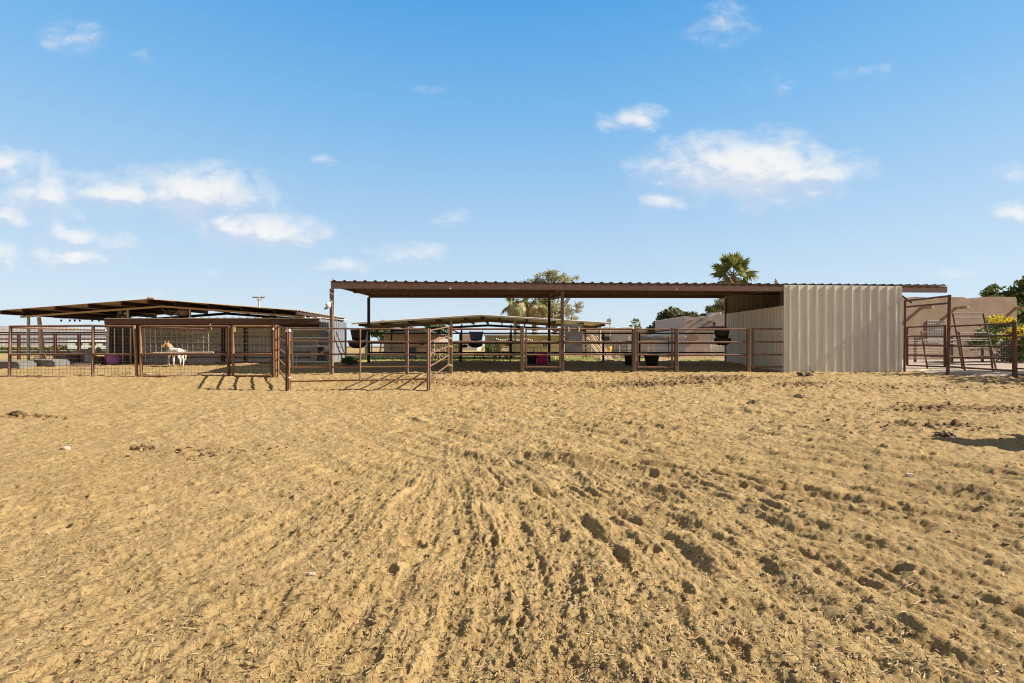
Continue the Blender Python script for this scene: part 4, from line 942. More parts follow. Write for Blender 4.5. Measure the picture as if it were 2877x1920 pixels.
for px in (2571, 2674, 2760, 2840): vpost('post', px, 19, zpix(948, 19), .07, RUSTD, t)
wire_mesh(t, 2545, 2900, 950, 1012, 18.95, 7, WIREG, .005)
t = thing('white_board', 'pale board lying on the lane by the small dark gate', 'board', gp(2600, 15.2)); build('plank', MB().beam(gp(2575, 15.3, .07), gp(2612, 15.6, .1), .16, .03), WOODP, t)

# ------------------------------------------------------------------ yard clutter between the barns
t = thing('leaning_poles', 'bundle of long pale poles leaning to the right behind the steel plate', 'poles', gp(1690, 22.5)); rr = random.Random(4)
for k in range(9):
    build('pole', MB().beam(pt(1641 + 5.2 * k, 943 + rr.uniform(-2, 3), 23.2), gp(1690 + 4.0 * k, 22.2 + .03 * k, .02), .05, .035), [WOOD, TANW, BROWNW][k % 3], t)
tube_('cross_rail', pt(1636, 979, 22.9), pt(1668, 979, 22.9), .02, WHITE, t)
t = thing('wooden_frame', 'small pale timber frame between the steel plate and the leaning poles', 'frame', gp(1650, 23.6))
for px in (1638, 1649, 1660): vpost('upright', px, 23.6, zpix(966, 23.6), .05, WOODP, t)
for y in (968, 979, 1002): beam_('rail', pt(1635, y, 23.55), pt(1668, y, 23.55), .04, .05, WOODP, t)
o = gp(1709, 24.5); o.z = zpix(994, 24.5); t = thing('yellow_barrel', 'bright yellow tapered barrel right of the leaning poles', 'barrel', o)
build('shell', MB().lathe([(0, 0), (.13, 0), (.145, .02), (.17, .3), (.185, .36), (.165, .36), (.14, .08), (0, .06)], o, 18), YELLOW, t); build('rim', MB().tube([o + Vector((.185 * math.cos(k * .45), .185 * math.sin(k * .45), .36)) for k in range(15)], .014, 6), YELLOW, t)
t = thing('barrel_stand', 'low dark table carrying the yellow barrel', 'table', gp(1712, 24.5)); build('table_top', MB().box((o.x, o.y, o.z - .02), (.7, .5, .035)), WOOD, t)
for sx in (-.3, .3):
    for sy in (-.2, .2): build('leg', MB().beam((o.x + sx, o.y + sy, gz(o.x, o.y)), (o.x + sx, o.y + sy, o.z - .03), .04, .04), WOOD, t)
t = thing('patio_chair', 'black metal patio chair right of the yellow barrel', 'chair', gp(1740, 26), 'black patio chairs behind the shed pens')
q = gp(1736, 26); w_ = .52
build('seat', MB().box(q + Vector((0, 0, .42)), (w_, .5, .035)), BLACKP, t); mb = MB()
for k in range(7): mb.tube([q + Vector((-w_/2 + w_*k/6, .25, .42)), q + Vector((-w_/2 + w_*k/6, .31, .95))], .012, 5)
mb.tube([q + Vector((-w_/2, .31, .95)), q + Vector((w_/2, .31, .95))], .018, 6); build('backrest', mb, BLACKP, t)
for sx in (-1, 1):
    for sy in (-1, 1): build('leg', MB().tube([q + Vector((sx * w_/2, sy * .24, 0)), q + Vector((sx * w_/2, sy * .24, .42))], .016, 6), BLACKP, t)
    build('armrest', MB().tube([q + Vector((sx * w_/2, -.24, .42)), q + Vector((sx * w_/2, -.22, .64)), q + Vector((sx * w_/2, .28, .66))], .016, 6), BLACKP, t)
q0 = t.location.copy(); dup(t, q0 + Vector((.72, .1, 0)), 'second black metal patio chair from the yellow barrel'); 
t = thing('picnic_table', 'white framed table behind the black patio chairs', 'table', gp(1755, 29)); q = gp(1755, 29)
build('table_top', MB().box(q + Vector((0, 0, 1.0)), (.7, .6, .04)), WHITE, t)
for sx in (-.3, .3): build('leg', MB().beam(q + Vector((sx, 0, 0)), q + Vector((sx, 0, 1.0)), .05, .05), WHITE, t)
t = thing('white_pillar', 'white upright post left of the square fence post in the back yard', 'post', gp(1767, 27)); vpost('shaft', 1767, 27, zpix(943, 27), .1, WHITE, t)
t = thing('patio_umbrella', 'beige patio umbrella with green trees behind the low gates', 'umbrella', gp(1876, 30)); q = pt(1872, 927, 30)
build('canopy', MB().lathe([(0, 0), (.5, -.11), (1.25, -.42), (1.22, -.47), (.5, -.16), (0, -.05)], q, 8), CREAM, t); tube_('pole', gp(1872, 30), q, .03, WOOD, t)
t = thing('dark_shade_sail', 'dark slanting shade sail behind the wide black bucket pen', 'shade', gp(1835, 28))
build('cloth', MB().prism([pt(1796, 944, 28), pt(1880, 953, 28), pt(1880, 956, 28), pt(1796, 957, 28)], (0, 1.5, .1)), TARP, t)
for px in (1798, 1878): vpipe('pole', px, 28.2, zpix(946, 28.2), .035, DARKST, t)
t = thing('picket_rack', 'pale slatted rack standing before the brown timber shed', 'rack', gp(1104, 26)); mb = MB()
for k in range(15): x_ = 1078 + 3.7 * k; mb.tube([pt(x_, 966, 26), pt(x_ + 1, 988, 26)], .016, 5)
build('slats', mb, WHITE, t)
for y in (977, 990): beam_('rail', pt(1074, y, 25.97), pt(1134, y, 25.97), .03, .04, WHITE, t)
for px in (1077, 1132): vpost('leg', px, 26, zpix(988, 26), .05, WOODP, t)
t = thing('board_fence', 'weathered vertical board fence right of the brown shed', 'fence', gp(1255, 30)); mb = MB(); rr = random.Random(9)
for k in range(17): px = 1224 + 4.2 * k; a = gp(px, 30); mb.beam(a, Vector((a.x, 30, zpix(963 + rr.uniform(-2, 2), 30))), .085, .02, up=(0, 1, 0))
build('boards', mb, WOOD, t); beam_('rail', pt(1222, 972, 30.05), pt(1293, 972, 30.05), .04, .08, WOOD, t)
q = gp(1157, 23.2); t = thing('wheeled_bin', 'blue grey wheeled bin behind the lone square post', 'bin', q)
build('body', MB().prism([q + Vector((-.15, -.15, .05)), q + Vector((.15, -.15, .05)), q + Vector((.19, -.19, .52)), q + Vector((-.19, -.19, .52))], (0, .38, 0)), NAVY, t); build('lid', MB().beam(q + Vector((-.2, -.22, .54)), q + Vector((.2, -.22, .54)), .04, .04).beam(q + Vector((0, -.22, .55)), q + Vector((0, .2, .6)), .42, .03), TARP, t)
for s in (-1, 1): build('wheel', MB().tube([q + Vector((s * .17, .16, .07)), q + Vector((s * .21, .16, .07))], .07, 10), BLACK, t)
q = gp(1232, 22); q.z += .33; t = thing('wagon_wheel', 'old timber wagon wheel standing behind the short angled panel', 'wheel', q - Vector((0, 0, .33))); R = .33
build('rim', MB().tube([q + Vector((R * math.cos(k * .3142), .05 * math.sin(k * .3142), R * math.sin(k * .3142))) for k in range(21)], .022, 6), WOOD, t); build('hub', MB().tube([q - Vector((0, .07, 0)), q + Vector((0, .07, 0))], .05, 10), WOOD, t)
for k in range(10): an = k * .628; build('spoke', MB().tube([q, q + Vector((R * math.cos(an), .05 * math.sin(an), R * math.sin(an)))], .014, 5), WOODP, t)
q = gp(1346, 23); t = thing('garden_cart', 'black garden cart behind the navy hanging feeder', 'cart', q)
build('tray', MB().prism([q + Vector((-.22, -.2, .2)), q + Vector((.22, -.2, .2)), q + Vector((.27, -.24, .38)), q + Vector((-.27, -.24, .38))], (0, .46, 0)), BLACK, t)
for sx in (-1, 1):
    for sy in (-1, 1): build('wheel', MB().tube([q + Vector((sx * .2, sy * .16 + .02, .1)), q + Vector((sx * .25, sy * .16 + .02, .1))], .1, 12), BLACK, t)
tube_('handle', q + Vector((.1, -.25, .3)), q + Vector((.25, -.7, .6)), .014, BLACKP, t)
t = thing('timber_pallet', 'slatted timber pallet leaning on the tan outbuilding', 'pallet', gp(1413, 28.5)); a = pt(1407, 1000, 28.5); e = pt(1412, 974, 28.9); w_ = .36
for k in range(6): v_ = Vector((w_ * k / 5, 0, 0)); build('slat', MB().beam(a + v_, e + v_, .05, .02, up=(0, 1, 0)), WOOD, t)
for s in (.1, .5, .9): p_ = a.lerp(e, s); build('stringer', MB().beam(p_ + Vector((-.02, .03, 0)), p_ + Vector((w_ + .02, .03, 0)), .04, .05), WOOD, t)
t = thing('lumber_pile', 'pile of grey boards and posts behind the pen with the navy feeder', 'lumber', gp(1412, 24)); rr = random.Random(5)
for k in range(12): px = 1384 + 5 * k; a = gp(px, 24 + rr.uniform(-.2, .2)); build('board', MB().beam(a, a + Vector((rr.uniform(-.12, .2), .12, rr.uniform(.24, .38))), .06, .03, up=(0, 1, 0)), [WOOD, TARP, WOODP][k % 3], t)
t = thing('white_rail_fence', 'white two rail fence across the lawn behind the left shed pen', 'fence', gp(1044, 25))
for px in (966, 1044, 1128, 1210, 1290): vpost('post', px, 25, zpix(966, 25), .06, WHITE, t)
for y in (976, 1001): tube_('rail', pt(900, y, 25), pt(1296, y, 25), .022, WHITE, t)
t = thing('white_rail_fence', 'white pipe fence behind the low gate with the magenta tub', 'fence', gp(1446, 24))
for px in (1390, 1446, 1500, 1560): vpipe('post', px, 24.5, zpix(974, 24.5), .03, WHITE, t)
for y in (977, 1004): tube_('rail', pt(1380, y, 24.5), pt(1562, y, 24.5), .018, WHITE, t)
t = thing('wire_fence', 'low thin wire fence round the lawn behind the steel plate', 'fence', gp(1590, 23.4))
for px in (1590, 1660, 1740, 1820, 1900, 1980): vpipe('post', px, 23.4, zpix(972, 23.4), .018, WOODP, t)
wire_mesh(t, 1585, 2030, 975, 1013, 23.4, 6, WIREG, .004)
t = thing('wire_fence', 'thin wire fence on the lawn behind the left shed pen', 'fence', gp(960, 22.2))
for px in (962, 1030, 1100, 1180, 1250): vpipe('post', px, 22.2, zpix(985, 22.2), .018, WOODP, t)
wire_mesh(t, 955, 1262, 987, 1015, 22.2, 6, WIREG, .004)
q = gp(880, 20.3); t = thing('wall_ladder', 'dark ladder leaning on the corrugated side of the left barn', 'ladder', gp(945, 20)); a0, a1 = Vector((-7.3, 20.0, 0)), Vector((-7.3, 20.5, 0))
for a in (a0, a1): a.z = gz(a.x, a.y); build('stile', MB().beam(a + Vector((.35, 0, 0)), Vector((-7.45, a.y, 1.75)), .05, .03), DARKST, t)
for k in range(5): w_ = (k + .6) / 5.4; p0 = (a0 + Vector((.35, 0, 0))).lerp(Vector((-7.45, 20.0, 1.75)), w_); build('rung', MB().tube([p0, p0 + Vector((0, .5, 0))], .016, 6), DARKST, t)
# made-up bales beyond the right edge, added to throw shade into the picture
HAY = mat('pale hay', (.42, .33, .15), (.58, .48, .25), 30, .95, 0, .8, 60, (.4, 1, 1))
def bale(x, y, z, label):
    o = Vector((x, y, gz(x, y) + z)); t = thing('added_shade_bale', label, 'hay bale', o, 'unseen bales added to cast the right edge shadow')
    build('hay', MB().beam(o + Vector((-.48, 0, .21)), o + Vector((.48, 0, .21)), .46, .41), HAY, t)
    for s in (-.2, .2): build('twine', MB().tube([o + Vector((s, -.235, .0)), o + Vector((s, -.235, .42)), o + Vector((s, .235, .42)), o + Vector((s, .235, .0))], .006, 4), ROPE, t)
bale(7.2, 5.45, 0, 'lower bale of the unseen stack added to cast the right edge shadow'); bale(7.4, 5.98, 0, 'lower back bale of the unseen stack added to cast the right edge shadow'); bale(7.3, 5.62, .42, 'middle bale of the unseen stack added to cast the right edge shadow'); bale(7.5, 5.72, .84, 'topmost bale of the unseen stack added to cast the right edge shadow')

# ------------------------------------------------------------------ vegetation
def leaves(name, clumps, n, size, m, par, seed, flat=.45, shell=.45, up=0.0):
    r = np.random.default_rng(seed); cl = np.array(clumps, float); vol = cl[:, 3] * cl[:, 4] * cl[:, 5]; pr = vol ** .7; pr /= pr.sum()
    k = r.choice(len(cl), n, p=pr); q = r.normal(0, 1, (n, 3)); q /= np.linalg.norm(q, axis=1)[:, None]
    q *= (r.random(n) ** shell)[:, None] * (1 + .12 * r.normal(0, 1, n))[:, None]
    c = cl[k, :3] + q * cl[k, 3:6]
    a = r.normal(0, 1, (n, 3)); a[:, 2] += up; a /= np.linalg.norm(a, axis=1)[:, None]
    b_ = np.cross(a, r.normal(0, 1, (n, 3))); b_ /= np.linalg.norm(b_, axis=1)[:, None]
    L_ = size * r.uniform(.6, 1.3, n)[:, None]; w_ = L_ * flat
    V = np.stack([c - a * L_, c + b_ * w_, c + a * L_, c - b_ * w_], 1).reshape(-1, 3)
    return npmesh(name, V, np.arange(n * 4).reshape(n, 4), m, par)
def clumps_in(px0, px1, y0, y1, d, n, r, seed, fn=None):
    """clump centres inside a picture rectangle at depth d (a loose crown)"""
    rr = np.random.default_rng(seed); out = []
    while len(out) < n:
        s, t_ = rr.uniform(-1, 1, 2)
        if s * s + t_ * t_ > 1: continue
        px = (px0 + px1) / 2 + s * (px1 - px0) / 2; py = (y0 + y1) / 2 + t_ * (y1 - y0) / 2
        p = pt(px, py, d + rr.uniform(-.6, .6) * (px1 - px0) / F * d * .5); q = r * rr.uniform(.6, 1.3)
        out.append((p.x, p.y, p.z, q, q, q * .75))
    return out
def tree(label, px, d, clumps, n, size, m, trunk_r, seed, group=None, name='tree', cat='tree', flat=.45, bark=BARK, limbs=12):
    base = gp(px, d, -.1); t = thing(name, label, cat, base, group)
    cz = np.array(clumps); mid = Vector((cz[:, 0].mean(), cz[:, 1].mean(), cz[:, 2].mean())); fork = base.lerp(mid, .55)
    mb = MB().tube([base, base.lerp(fork, .5) + Vector((.05, 0, 0)), fork], [trunk_r, trunk_r * .8, trunk_r * .6], 9); rr = random.Random(seed)
    for k in range(min(limbs, len(clumps))):
        c_ = Vector(clumps[k * len(clumps) // min(limbs, len(clumps))][:3]); s = base.lerp(fork, rr.uniform(.6, 1))
        mb.tube([s, s.lerp(c_, .5) + Vector((rr.uniform(-.2, .2), rr.uniform(-.2, .2), .1)), c_], [trunk_r * .45, trunk_r * .28, trunk_r * .1], 6)
    build('trunk', mb, bark, t); leaves('crown', clumps, n, size, m, t, seed, flat); return t
EUC = leafmat('eucalyptus leaf', (.24, .235, .12), (.43, .40, .22), (.54, .46, .29), .45)
OLIVE = leafmat('dark olive leaf', (.045, .055, .02), (.13, .135, .045), (.24, .22, .09))
GREEN = leafmat('mid green leaf', (.05, .09, .025), (.12, .18, .05), (.2, .24, .08))
FLOW = leafmat('yellow petal', (.78, .55, .02), (.88, .68, .05), None, .15)
FROND = leafmat('green frond', (.085, .105, .025), (.20, .205, .05), (.34, .29, .10), .35)
DEADF = leafmat('dead frond', (.40, .31, .16), (.62, .50, .29), (.20, .14, .065), .25)
d = 40
cl = clumps_in(1500, 1610, 768, 880, d, 26, .55, 3) + clumps_in(1478, 1530, 772, 812, d, 8, .45, 4) + clumps_in(1590, 1632, 775, 805, d, 6, .28, 5) + clumps_in(1535, 1570, 753, 790, d, 7, .42, 6) + clumps_in(1590, 1634, 850, 900, d, 9, .4, 7) + clumps_in(1480, 1620, 860, 905, d, 12, .5, 8)
tree('tall loose eucalyptus tree rising behind the middle post of the shade shed', 1560, d, cl, 6800, .12, EUC, .28, 21, flat=.32)
cl = clumps_in(1850, 1945, 876, 925, 45, 30, .55, 9) + clumps_in(1826, 1860, 900, 935, 45, 8, .4, 10) + clumps_in(1930, 1962, 885, 915, 45, 7, .4, 12)
tree('broad dark olive tree left of the grey adobe house', 1895, 45, cl, 7000, .17, OLIVE, .3, 22)
cl = clumps_in(2006, 2050, 835, 890, 42, 12, .5, 13); tree('pinkish grey feathery tree directly behind the grey adobe house roof', 2022, 42, cl, 2600, .13, EUC, .2, 23, flat=.3)
cl = clumps_in(1964, 2008, 868, 898, 41, 9, .3, 14); tree('small dark shrub above the curved parapet of the grey adobe house', 1982, 41, cl, 1500, .11, OLIVE, .12, 24)
cl = clumps_in(1196, 1264, 914, 948, 41, 14, .5, 15); tree('green tree behind the roof of the brown timber shed', 1230, 41, cl, 3000, .15, GREEN, .2, 25)
cl = clumps_in(1046, 1092, 914, 944, 41, 9, .45, 16); tree('small green tree behind the left end of the cream barn roof', 1068, 41, cl, 2000, .15, GREEN, .15, 26)
d = 30; cl = clumps_in(2790, 2960, 790, 1000, d, 60, .5, 17) + clumps_in(2762, 2830, 806, 850, d, 12, .35, 18)
tree('leafy dark green tree behind the right corner of the brown adobe house', 2890, d, cl, 9000, .14, leafmat('dense green leaf', (.045, .07, .02), (.14, .17, .045), (.30, .31, .10)), .3, 27)
cl = [(19.8 + 1.7 * math.cos(k), 13.9 + 1.3 * math.sin(k * 1.7), 3.6 + .9 * math.sin(k * 2.3), .8, .8, .6) for k in range(16)]  # crown of an invented tree, placed out of view to shade the lane
tree('unseen spreading tree added beyond the right edge to shade the lane', 3378, 13.9, cl, 5200, .10, OLIVE, .2, 28)
def shrub(label, px0, px1, y0, d, n, size, m, seed, name='shrub', r=.25, k=10):
    base = gp((px0 + px1) / 2, d); t = thing(name, label, 'shrub', base, None); cl = clumps_in(px0, px1, y0, HY + (CAMH - base.z) / d * F - 2, d, k, r, seed); mb = MB(); rr = random.Random(seed)
    for c_ in cl: mb.tube([base + Vector((rr.uniform(-.1, .1), rr.uniform(-.1, .1), -.03)), Vector(c_[:3])], [.02, .008], 5)
    build('stem', mb, BARK, t); leaves('foliage', cl, n, size, m, t, seed); return t, cl
shrub('low green shrub at the foot of the left barn corrugated side', 956, 1004, 1008, 18.2, 1500, .035, GREEN, 31, r=.14)
shrub('green shrub at the far end of the lawn behind the navy feeder', 1366, 1386, 948, 30.3, 700, .06, GREEN, 32, r=.22)
fb, cl = shrub('tall shrub covered in yellow flowers beside the brown adobe house', 2742, 2930, 905, 19.5, 5200, .065, GREEN, 33, 'flowering_shrub', .34, 26)
fl_ = [(2784, 893), (2800, 890), (2815, 893), (2830, 898), (2838, 900), (2790, 904), (2806, 906), (2825, 905), (2800, 940), (2815, 945), (2780, 940), (2838, 930), (2852, 925), (2866, 930), (2875, 945), (2790, 950), (2770, 945), (2744, 962), (2765, 935), (2880, 920), (2900, 930), (2850, 950)]
leaves('flowers', [tuple(pt(a, c, 18.9)) + (.22, .2, .11) for a, c in fl_], 1000, .032, FLOW, fb, 34, .7, up=.3); leaves('foliage', [tuple(pt(a, c + 4, 19.4)) + (.2, .2, .14) for a, c in fl_], 1500, .06, GREEN, fb, 35)
t = thing('bare_shrub', 'bare branching shrub before the pale slatted rack', 'shrub', gp(1103, 22.6)); rr = random.Random(8)
for base in (gp(1096, 22.6), gp(1112, 22.5)):
    mb = MB()
    for k in range(9):
        p = base.copy(); v = Vector((rr.uniform(-.5, .5), rr.uniform(-.3, .3), 1)).normalized(); ps = [p.copy()]
        for j in range(4): p = p + v * .10; v = (v + Vector((rr.uniform(-.5, .5), rr.uniform(-.4, .4), .1))).normalized(); ps.append(p.copy())
        mb.tube(ps, [.016, .012, .009, .006, .004], 5)
    build('branches', mb, WOODP, t)
# palms
def fan(Vs, Qs, c, d_, up, R, nseg, sp, droop, r, wk=1.0):
    d_ = np.array(d_) / np.linalg.norm(d_); s = np.cross(d_, up); s /= np.linalg.norm(s) + 1e-9; n_ = np.cross(s, d_)
    for k in range(nseg):
        a = (k / (nseg - 1) - .5) * 2 * sp; e = d_ * math.cos(a) + s * math.sin(a); L_ = R * (1 - .22 * abs(a) / sp) * r.uniform(.88, 1.08)
        p = d_ * -math.sin(a) + s * math.cos(a); w = L_ * math.sin(sp / nseg) * .62 * wk; m_ = c + e * L_ * .58 + np.array([0, 0, -droop * L_ * .12]); tip = c + e * L_ * .95 + np.array([0, 0, -droop * L_ * .55]) + n_ * r.normal(0, .03)
        o = len(Vs); f_ = n_ * w * .35 * (1 if k % 2 else -1)
        Vs += [c, m_ + p * w + f_, tip, m_ - p * w - f_]; Qs.append((o, o + 1, o + 2, o + 3))
def palm(label, px, d, ycrown, R, seed, ngreen, ndead, trunk_r, group=None, pet=.8, t=None):
    r = np.random.default_rng(seed); base = gp(px, d, -.1); top = pt(px, ycrown, d); t = thing('palm_tree', label, 'palm', base, group)
    mb = MB(); L_ = (top - base).length; k_ = 14
    mb.tube([base.lerp(top, j / k_) for j in range(k_ + 1)], [trunk_r * (1.25 - .35 * j / k_) * (1 + .06 * (j % 2)) for j in range(k_ + 1)], 12); build('trunk', mb, BARK, t)
    for nm, cnt, m in (('fronds', ngreen, FROND), ('dead_fronds', ndead, DEADF)):
        Vs, Qs = [], []; st_ = MB()
        for k in range(cnt):
            az = k * 2.39996 + r.uniform(-.3, .3); gr = nm == 'fronds'
            el = (1.45 - 1.9 * ((k + .5) / cnt) + r.uniform(-.15, .15)) if gr else r.uniform(-.75, .15)
            dv = np.array([math.cos(az) * math.cos(el), math.sin(az) * math.cos(el), math.sin(el)]); c0 = np.array(top) + dv * .08 + np.array([0, 0, 0 if gr else -r.uniform(0, .35) * R])
            pl = pet * R * r.uniform(.75, 1.15) * (1 if gr else .62); mid_ = c0 + dv * pl * .6; end = c0 + dv * pl + np.array([0, 0, -.10 * pl * (1.2 - el)])
            st_.tube([c0, mid_, end], [.03 * R, .022 * R, .014 * R], 5); d2 = (end - mid_) / np.linalg.norm(end - mid_)
            if not gr: d2 = d2 * .30 + np.array([0, 0, -1.0]) + r.normal(0, .12, 3)
            upv = r.normal(0, .8, 3) + np.array([0, 0, 1.0]) if gr else np.array([dv[0], dv[1], .2])
            fan(Vs, Qs, end, d2, tuple(upv), R * r.uniform(.85, 1.1), 17, 1.45 if gr else .75, .2 + .55 * (el < .2) if gr else .3, r, 1.35)
        if not Vs: continue
        o = npmesh(nm, np.array(Vs), np.array(Qs), m, t); build('frond_stalks', st_, FROND if nm == 'fronds' else DEADF, o)
    return t
palm('short fan palm crown showing above the shed roof left of the metal stall', 2060, 29, 777, .88, 47, 26, 26, .2)
palm('fan palm with a skirt of dead fronds, left one of the pair', 1452, 38, 846, .84, 42, 11, 85, .22, 'fan palms with dead frond skirts', .95)
palm('fan palm with a skirt of dead fronds, right one of the pair', 1503, 38.6, 850, .84, 43, 14, 85, .22, 'fan palms with dead frond skirts', .95)
palm('tiny distant fan palm above the long white building', 1786, 70, 914, .6, 44, 14, 3, .2)
# grass on the lawns
n = 9000; r = np.random.default_rng(5); x = np.concatenate([r.uniform(-9, 4.4, n), r.uniform(4.7, 6.4, 500), r.uniform(7.1, 9.1, 400)]); y = np.concatenate([21.6 + 8 * r.random(n) ** 1.8, r.uniform(22.6, 23.8, 500), r.uniform(21.2, 21.9, 400)])
z = gbase(x, y) + .03; n = len(x); th = r.uniform(0, 6.28, n); h_ = r.uniform(.03, .09, n); lx, ly = r.normal(0, .03, n), r.normal(0, .03, n); w_ = .012
V = np.stack([np.stack([x - np.cos(th) * w_, y - np.sin(th) * w_, z], 1), np.stack([x + np.cos(th) * w_, y + np.sin(th) * w_, z], 1), np.stack([x + lx, y + ly, z + h_], 1)], 1).reshape(-1, 3)
o = npmesh('grass', V, np.arange(n * 3).reshape(n, 3), leafmat('grass blade', (.17, .22, .04), (.32, .34, .09), (.44, .40, .16), .3)); o['kind'] = 'stuff'; o['label'] = 'short sunlit grass on the lawn behind the shed'; o['category'] = 'grass'
def hedge(label, px0, px1, y0, d, seed):
    a, c = gp(px0, d), gp(px1, d); t = thing('hedge', label, 'hedge', (a + c) / 2, 'far hedges beyond the left pen'); k = 26; top = zpix(y0, d); r = np.random.default_rng(seed)
    leaves('foliage', [(a.x + (c.x - a.x) * j / k, d + r.uniform(-.5, .5), a.z + (top - a.z) * .45, (c.x - a.x) / k, .8, (top - a.z) * .62 * r.uniform(.8, 1.15)) for j in range(k + 1)], 3500, .28, OLIVE, t, seed); return t
hedge('long low dusty hedge far left in front of the hills', -120, 190, 977, 95, 61)
hedge('low hedge far left behind the white trailer', 150, 330, 972, 100, 62)

# ------------------------------------------------------------------ horses
def coatmat(name, white, brown, bias, sc):
    m = bpy.data.materials.new(name); N, L = nt(m); b = N['Principled BSDF']; b.inputs['Roughness'].default_value = .7; b.inputs['Specular IOR Level'].default_value = .2
    tc = N.new('ShaderNodeTexCoord'); n = N.new('ShaderNodeTexNoise'); n.inputs['Scale'].default_value = sc; n.inputs['Detail'].default_value = 3; L.new(tc.outputs['Object'], n.inputs[0])
    s = N.new('ShaderNodeSeparateXYZ'); L.new(tc.outputs['Object'], s.inputs[0])
    def M_(op, a, c):
        q = N.new('ShaderNodeMath'); q.operation = op
        for i, v in enumerate((a, c)):
            if isinstance(v, (int, float)): q.inputs[i].default_value = v
            else: L.new(v, q.inputs[i])
        return q.outputs[0]
    neck = M_('MULTIPLY', M_('MAXIMUM', M_('SUBTRACT', -.17, s.outputs[0]), 0), 2.2); face = M_('MULTIPLY', M_('MAXIMUM', M_('SUBTRACT', -.36, s.outputs[0]), 0), -6)
    low = M_('MULTIPLY', M_('MAXIMUM', M_('SUBTRACT', .45, s.outputs[2]), 0), .45)
    f = M_('ADD', M_('ADD', M_('ADD', n.outputs['Fac'], neck), low), M_('ADD', face, bias)); r = N.new('ShaderNodeValToRGB'); r.color_ramp.elements[0].position = .60; r.color_ramp.elements[1].position = .66
    r.color_ramp.elements[0].color = (*white, 1); r.color_ramp.elements[1].color = (*brown, 1); L.new(f, r.inputs[0]); L.new(r.outputs[0], b.inputs['Base Color']); return m
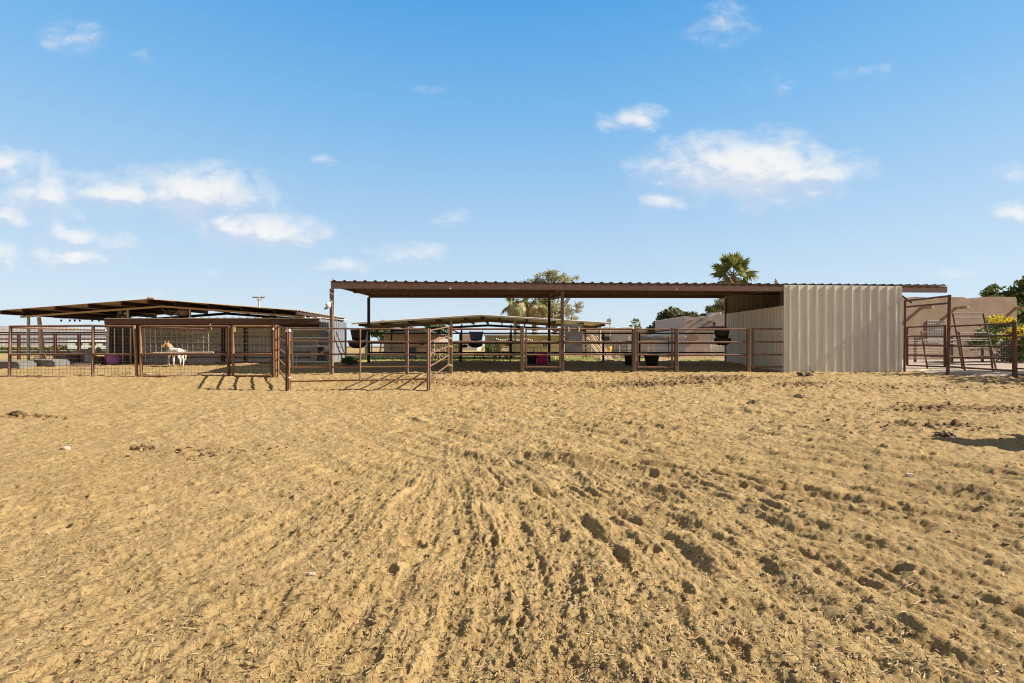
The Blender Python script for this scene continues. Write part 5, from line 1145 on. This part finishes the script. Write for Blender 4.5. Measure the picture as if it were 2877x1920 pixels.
def horse(px, d, label, coat, hair, rot, s=1.0):
    o = gp(px, d); t = thing('miniature_horse', label, 'horse', o, 'miniature horses in the left pen')
    P = []; E = []; R = []
    def chain(start, pts):
        prev = start
        for (x, y, z, r) in pts:
            P.append((x * s, y * s, z * s)); R.append(r * s); i = len(P) - 1
            if prev is not None: E.append((prev, i))
            prev = i
        return prev
    pel = chain(None, [(.24, 0, .555, .128)]); bel = chain(pel, [(.10, 0, .535, .140), (-.05, 0, .535, .142)]); ch = chain(bel, [(-.18, 0, .555, .128)])
    hd = chain(ch, [(-.25, -.005, .63, .092), (-.30, -.02, .72, .070), (-.335, -.04, .80, .056), (-.375, -.07, .825, .056), (-.42, -.11, .765, .047), (-.45, -.135, .70, .036), (-.462, -.145, .672, .032)])
    chain(pel, [(.325, 0, .55, .085)])
    for sy in (-1, 1):
        chain(ch, [(-.19, .075 * sy, .47, .062), (-.195, .085 * sy, .36, .04), (-.20 - .03 * (sy < 0), .085 * sy, .235, .029), (-.195 - .02 * (sy < 0), .085 * sy, .12, .020), (-.195, .085 * sy, .05, .022), (-.215, .085 * sy, .015, .026)])
        dx = .05 * (sy > 0)
        chain(pel, [(.255 - dx * .5, .075 * sy, .46, .080), (.215 - dx, .085 * sy, .36, .055), (.305 - dx, .085 * sy, .255, .030), (.295 - dx, .085 * sy, .12, .021), (.285 - dx, .085 * sy, .05, .022), (.265 - dx, .085 * sy, .015, .026)])
    me = bpy.data.meshes.new('body'); me.from_pydata(P, E, []); me.materials.append(coat); b = bpy.data.objects.new('body', me); COL.objects.link(b); b.parent = t
    b.modifiers.new('skin', 'SKIN'); sk = me.skin_vertices[0].data
    for i, r in enumerate(R): sk[i].radius = (r * (.86 if i < 4 else 1), r)
    sk[0].use_root = True; b.modifiers['skin'].use_smooth_shade = True; ss = b.modifiers.new('sub', 'SUBSURF'); ss.levels = 1; ss.render_levels = 2
    def lp(x, y, z): return o + Vector((x, y, z)) * s
    mb = MB(); rr = random.Random(3)
    for k in range(26):
        w_ = k / 25; q = Vector((-.22 - .13 * w_, -.04 * w_ + .03, .70 + .15 * w_)); mb.tube([lp(*q), lp(q.x + .045, q.y + rr.uniform(.0, .06), q.z - .03), lp(q.x + .055, q.y + rr.uniform(-.06, .05), q.z - .12)], [.02 * s, .016 * s, .004 * s], 5)
    for k in range(6): mb.tube([lp(-.36, -.06, .875), lp(-.40, -.085 + .01 * k, .85), lp(-.42, -.10 + .012 * k, .80)], [.016 * s, .012 * s, .004 * s], 5)
    build('mane', mb, hair, t); mb = MB()
    for k in range(12): mb.tube([lp(.39, 0, .60), lp(.43 + .01 * rr.random(), rr.uniform(-.03, .03), .48), lp(.42, rr.uniform(-.04, .04), .22 + rr.uniform(0, .08))], [.02 * s, .02 * s, .005 * s], 5)
    build('tail', mb, hair, t)
    for sy in (-1, 1):
        build('ear', MB().tube([lp(-.355 + .02 * sy, -.055 + .035 * sy, .865), lp(-.352 + .025 * sy, -.055 + .045 * sy, .90), lp(-.35 + .025 * sy, -.06 + .045 * sy, .94)], [.022 * s, .022 * s, .003 * s], 8), coat, t)
        build('eye', MB().lathe([(0, -.011), (.009, -.006), (.011, 0), (.009, .006), (0, .011)], lp(-.405 + .032 * sy, -.10 + .036 * sy - .012, .79), 8), BLACK, t)
        for (x, sx) in ((-.215, 0), (.265 - .05 * (sy > 0), 1)): build('hoof', MB().lathe([(0, 0), (.032, 0), (.026, .035), (0, .04)], lp(x, .085 * sy, -.005), 10), HOOF, t)
    t.rotation_euler.z = rot; return t
horse(494, 17.4, 'white and chestnut miniature horse looking left behind the pen mesh', coatmat('white and chestnut coat', (.80, .75, .67), (.40, .20, .07), -.09, 4.5), mat('chestnut hair', (.42, .22, .08), (.56, .34, .16), 10, .6), math.radians(-14), 1.0)
horse(911, 19.2, 'brown and white miniature horse in shade beside the corrugated barn side', coatmat('brown and white coat', (.62, .60, .58), (.10, .055, .03), .06, 5), mat('dark hair', (.06, .04, .03), (.1, .07, .05), 10, .6), math.radians(70), 1.0)
